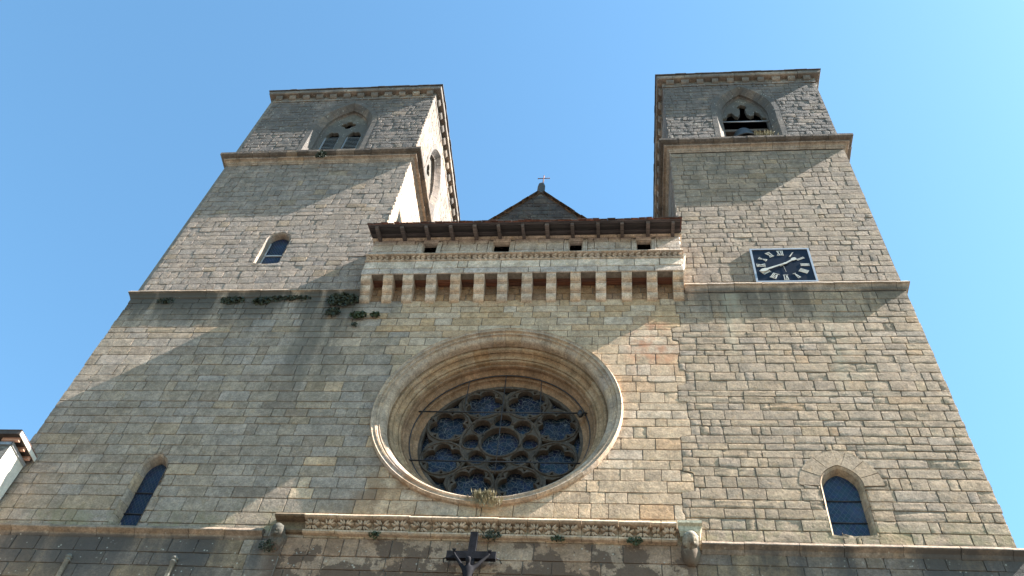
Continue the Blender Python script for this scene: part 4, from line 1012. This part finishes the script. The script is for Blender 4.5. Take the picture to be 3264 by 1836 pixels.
mb = MB(); y1 = -.05; mb.add([(HX - 7, HY - o_ - .04, zs + .1), (HX + o_ + .03, HY - o_ - .04, zs + .1), (HX + o_ + .03, y1, zs + .1), (HX - 7, y1, zs + .1), (HX + o_ + .03, y1, zs + .13), (HX - 7, y1, zs + .13)], [(0, 1, 4, 5), (1, 2, 4), (0, 3, 2, 1), (0, 5, 3), (2, 3, 5, 4)], (.15, .08, .06), False); hp(mb, 'roof', 'tile')

# ================================================================== plants on the masonry
def tuft(loc, size, n, mat, label, hang=.6, cat='plant', lw=.35, up=0.0, seed=0, group='plants growing from the wall', stems=5):
    rnd = random.Random(seed); t = thing('wall_plant', label, cat, group, loc=loc); mb = MB(); st = MB()
    sx, sy, sz = size[0] * .88, size[1], size[2] * .85
    for i in range(stems):
        a = rnd.uniform(-1, 1); st.tube([(0, .02, 0), (sx * a * .4, -sy * .3, (up - hang * .4) * sz * .5), (sx * a * .8, -sy * .5, (up * rnd.uniform(.7, 1.1) - hang * rnd.uniform(.5, 1)) * sz)], [.007, .005, .003], 4)
    for i in range(n):
        r = rnd.random() ** .6; a = rnd.uniform(0, 2 * math.pi)
        p = Vector((sx * r * math.cos(a), -sy * rnd.uniform(0, 1) * (1 - .4 * r), sz * r * math.sin(a) * .8 + (up - hang) * sz * .5 * rnd.random()))
        L = rnd.uniform(.5, 1.2) * lw * .16; d = Vector((rnd.uniform(-1, 1), rnd.uniform(-1, .2), rnd.uniform(-1, .5) + up)).normalized(); s_ = d.cross(Vector((rnd.uniform(-1, 1), rnd.uniform(-1, 1), rnd.uniform(-1, 1)))).normalized() * L * .38
        mb.add([p - d * L * .5, p + s_, p + d * L * .6, p - s_], [(0, 1, 2, 3)], (.1, .1, .1), False)
    mb.build('foliage', mat, t); st.build('stem', mat, t)
    return t
tuft((-10.45, -.37, 30.18), (.22, .10, .36), 340, 'leaf', 'dark shrub rooted in the cornice of the left tower', .5, seed=1, lw=.45)
tuft((-11.0, -.015, 22.06), (.42, .055, .22), 260, 'leaf', 'dark tuft under the string course below the small arched window', .6, seed=2, lw=.55)
tuft((-10.11, -.015, 22.02), (.30, .055, .24), 220, 'leaf', 'dark tuft on the left string course, second towards the gallery', .7, seed=3, lw=.55)
tuft((-9.71, -.015, 22.10), (.22, .055, .18), 130, 'leaf', 'small dark tuft between two larger ones on the left string course', .4, seed=4, lw=.4)
tuft((-9.15, -.015, 22.12), (.55, .055, .16), 260, 'leaf', 'long low dark tuft on the left string course nearest the gallery', .4, seed=5, lw=.4)
tuft((-13.0, -.015, 22.04), (.32, .055, .18), 150, 'leaf', 'small dark tuft near the left end of the left string course', .5, seed=6, lw=.4)
tuft((-7.72, -.05, 21.98), (.52, .10, .40), 700, 'leaf', 'largest dark ivy clump beside the left end of the gallery', .4, seed=7, lw=.55, stems=9)
tuft((-7.86, -.06, 21.40), (.24, .10, .26), 220, 'leaf', 'ivy patch hanging just below the large clump by the gallery', .5, seed=8, lw=.55)
tuft((-7.12, -.06, 21.22), (.26, .12, .22), 220, 'leaf2', 'green leafy tuft under the leftmost corbel', .3, seed=9, lw=.55)
tuft((-6.66, -.05, 21.24), (.16, .09, .15), 110, 'leaf2', 'small green tuft right of the one under the leftmost corbel', .3, seed=10, lw=.55)
tuft((-7.14, -.04, 20.86), (.09, .05, .13), 50, 'leaf', 'tiny sprig below the tufts at the leftmost corbel', .6, seed=11, lw=.4)
tuft((-5.05, -.10, 13.74), (0.14, .10, 0.12), 105, 'leaf2', 'green fern under the left part of the carved ledge', .7, seed=12, lw=.34)
tuft((-2.66, -.10, 13.80), (0.24, .12, 0.17), 168, 'leaf', 'spreading dark plant on the carved ledge beside the crucifix', .8, seed=13, lw=.34)
tuft((-1.30, -.10, 13.74), (0.16, .10, 0.11), 112, 'leaf2', 'green fern under the carved ledge between crucifix and right fern', .6, seed=14, lw=.34)
tuft((.22, -.10, 13.72), (0.19, .10, 0.13), 133, 'leaf2', 'green fern under the carved ledge nearest the pale stone head', .5, seed=15, lw=.34)
tuft((-7.22, -.10, 13.42), (.22, .10, .22), 190, 'leaf', 'dark moss clump below the blackened stone head', .5, seed=16, lw=.34)
def dry(loc, w, h, n, label, seed):
    rnd = random.Random(seed); t = thing('dry_grass', label, 'plant', 'dry grass tufts', loc=loc); mb = MB()
    for i in range(n):
        x = rnd.gauss(0, .38) * w; l = h * rnd.uniform(.45, 1.05); dx = rnd.uniform(-.5, .5) * l
        p0, p1, p2 = (x, 0, 0), (x + dx * .4, -.03, l * .55), (x + dx, -.05 - rnd.random() * .05, l)
        mb.tube([p0, p1, p2], [.004, .0035, .002], 4)
        for k in range(7):
            f = rnd.uniform(.45, 1); q = Vector(p1).lerp(Vector(p2), f); d = Vector((rnd.uniform(-1, 1), rnd.uniform(-1, .3), rnd.uniform(-.2, 1))).normalized() * rnd.uniform(.012, .026); s_ = Vector((d.z, .3, -d.x)) * .28
            mb.add([q, q + d * .5 + s_, q + d, q + d * .5 - s_], [(0, 1, 2, 3)], (.5, .45, .3), False)
    mb.build('stalks', 'dry', t); return t
dry((-2.98, -.12, 14.60), .34, .30, 60, 'pale dry grass tuft on the foot of the rose window', 21)
dry((-2.74, -.13, 14.50), .26, .20, 44, 'second pale dry tuft hanging over the rim of the rose window', 22)
dry((4.98, .0, 30.98), .34, .62, 44, 'pale dry weed growing on the sill of the right belfry', 23)
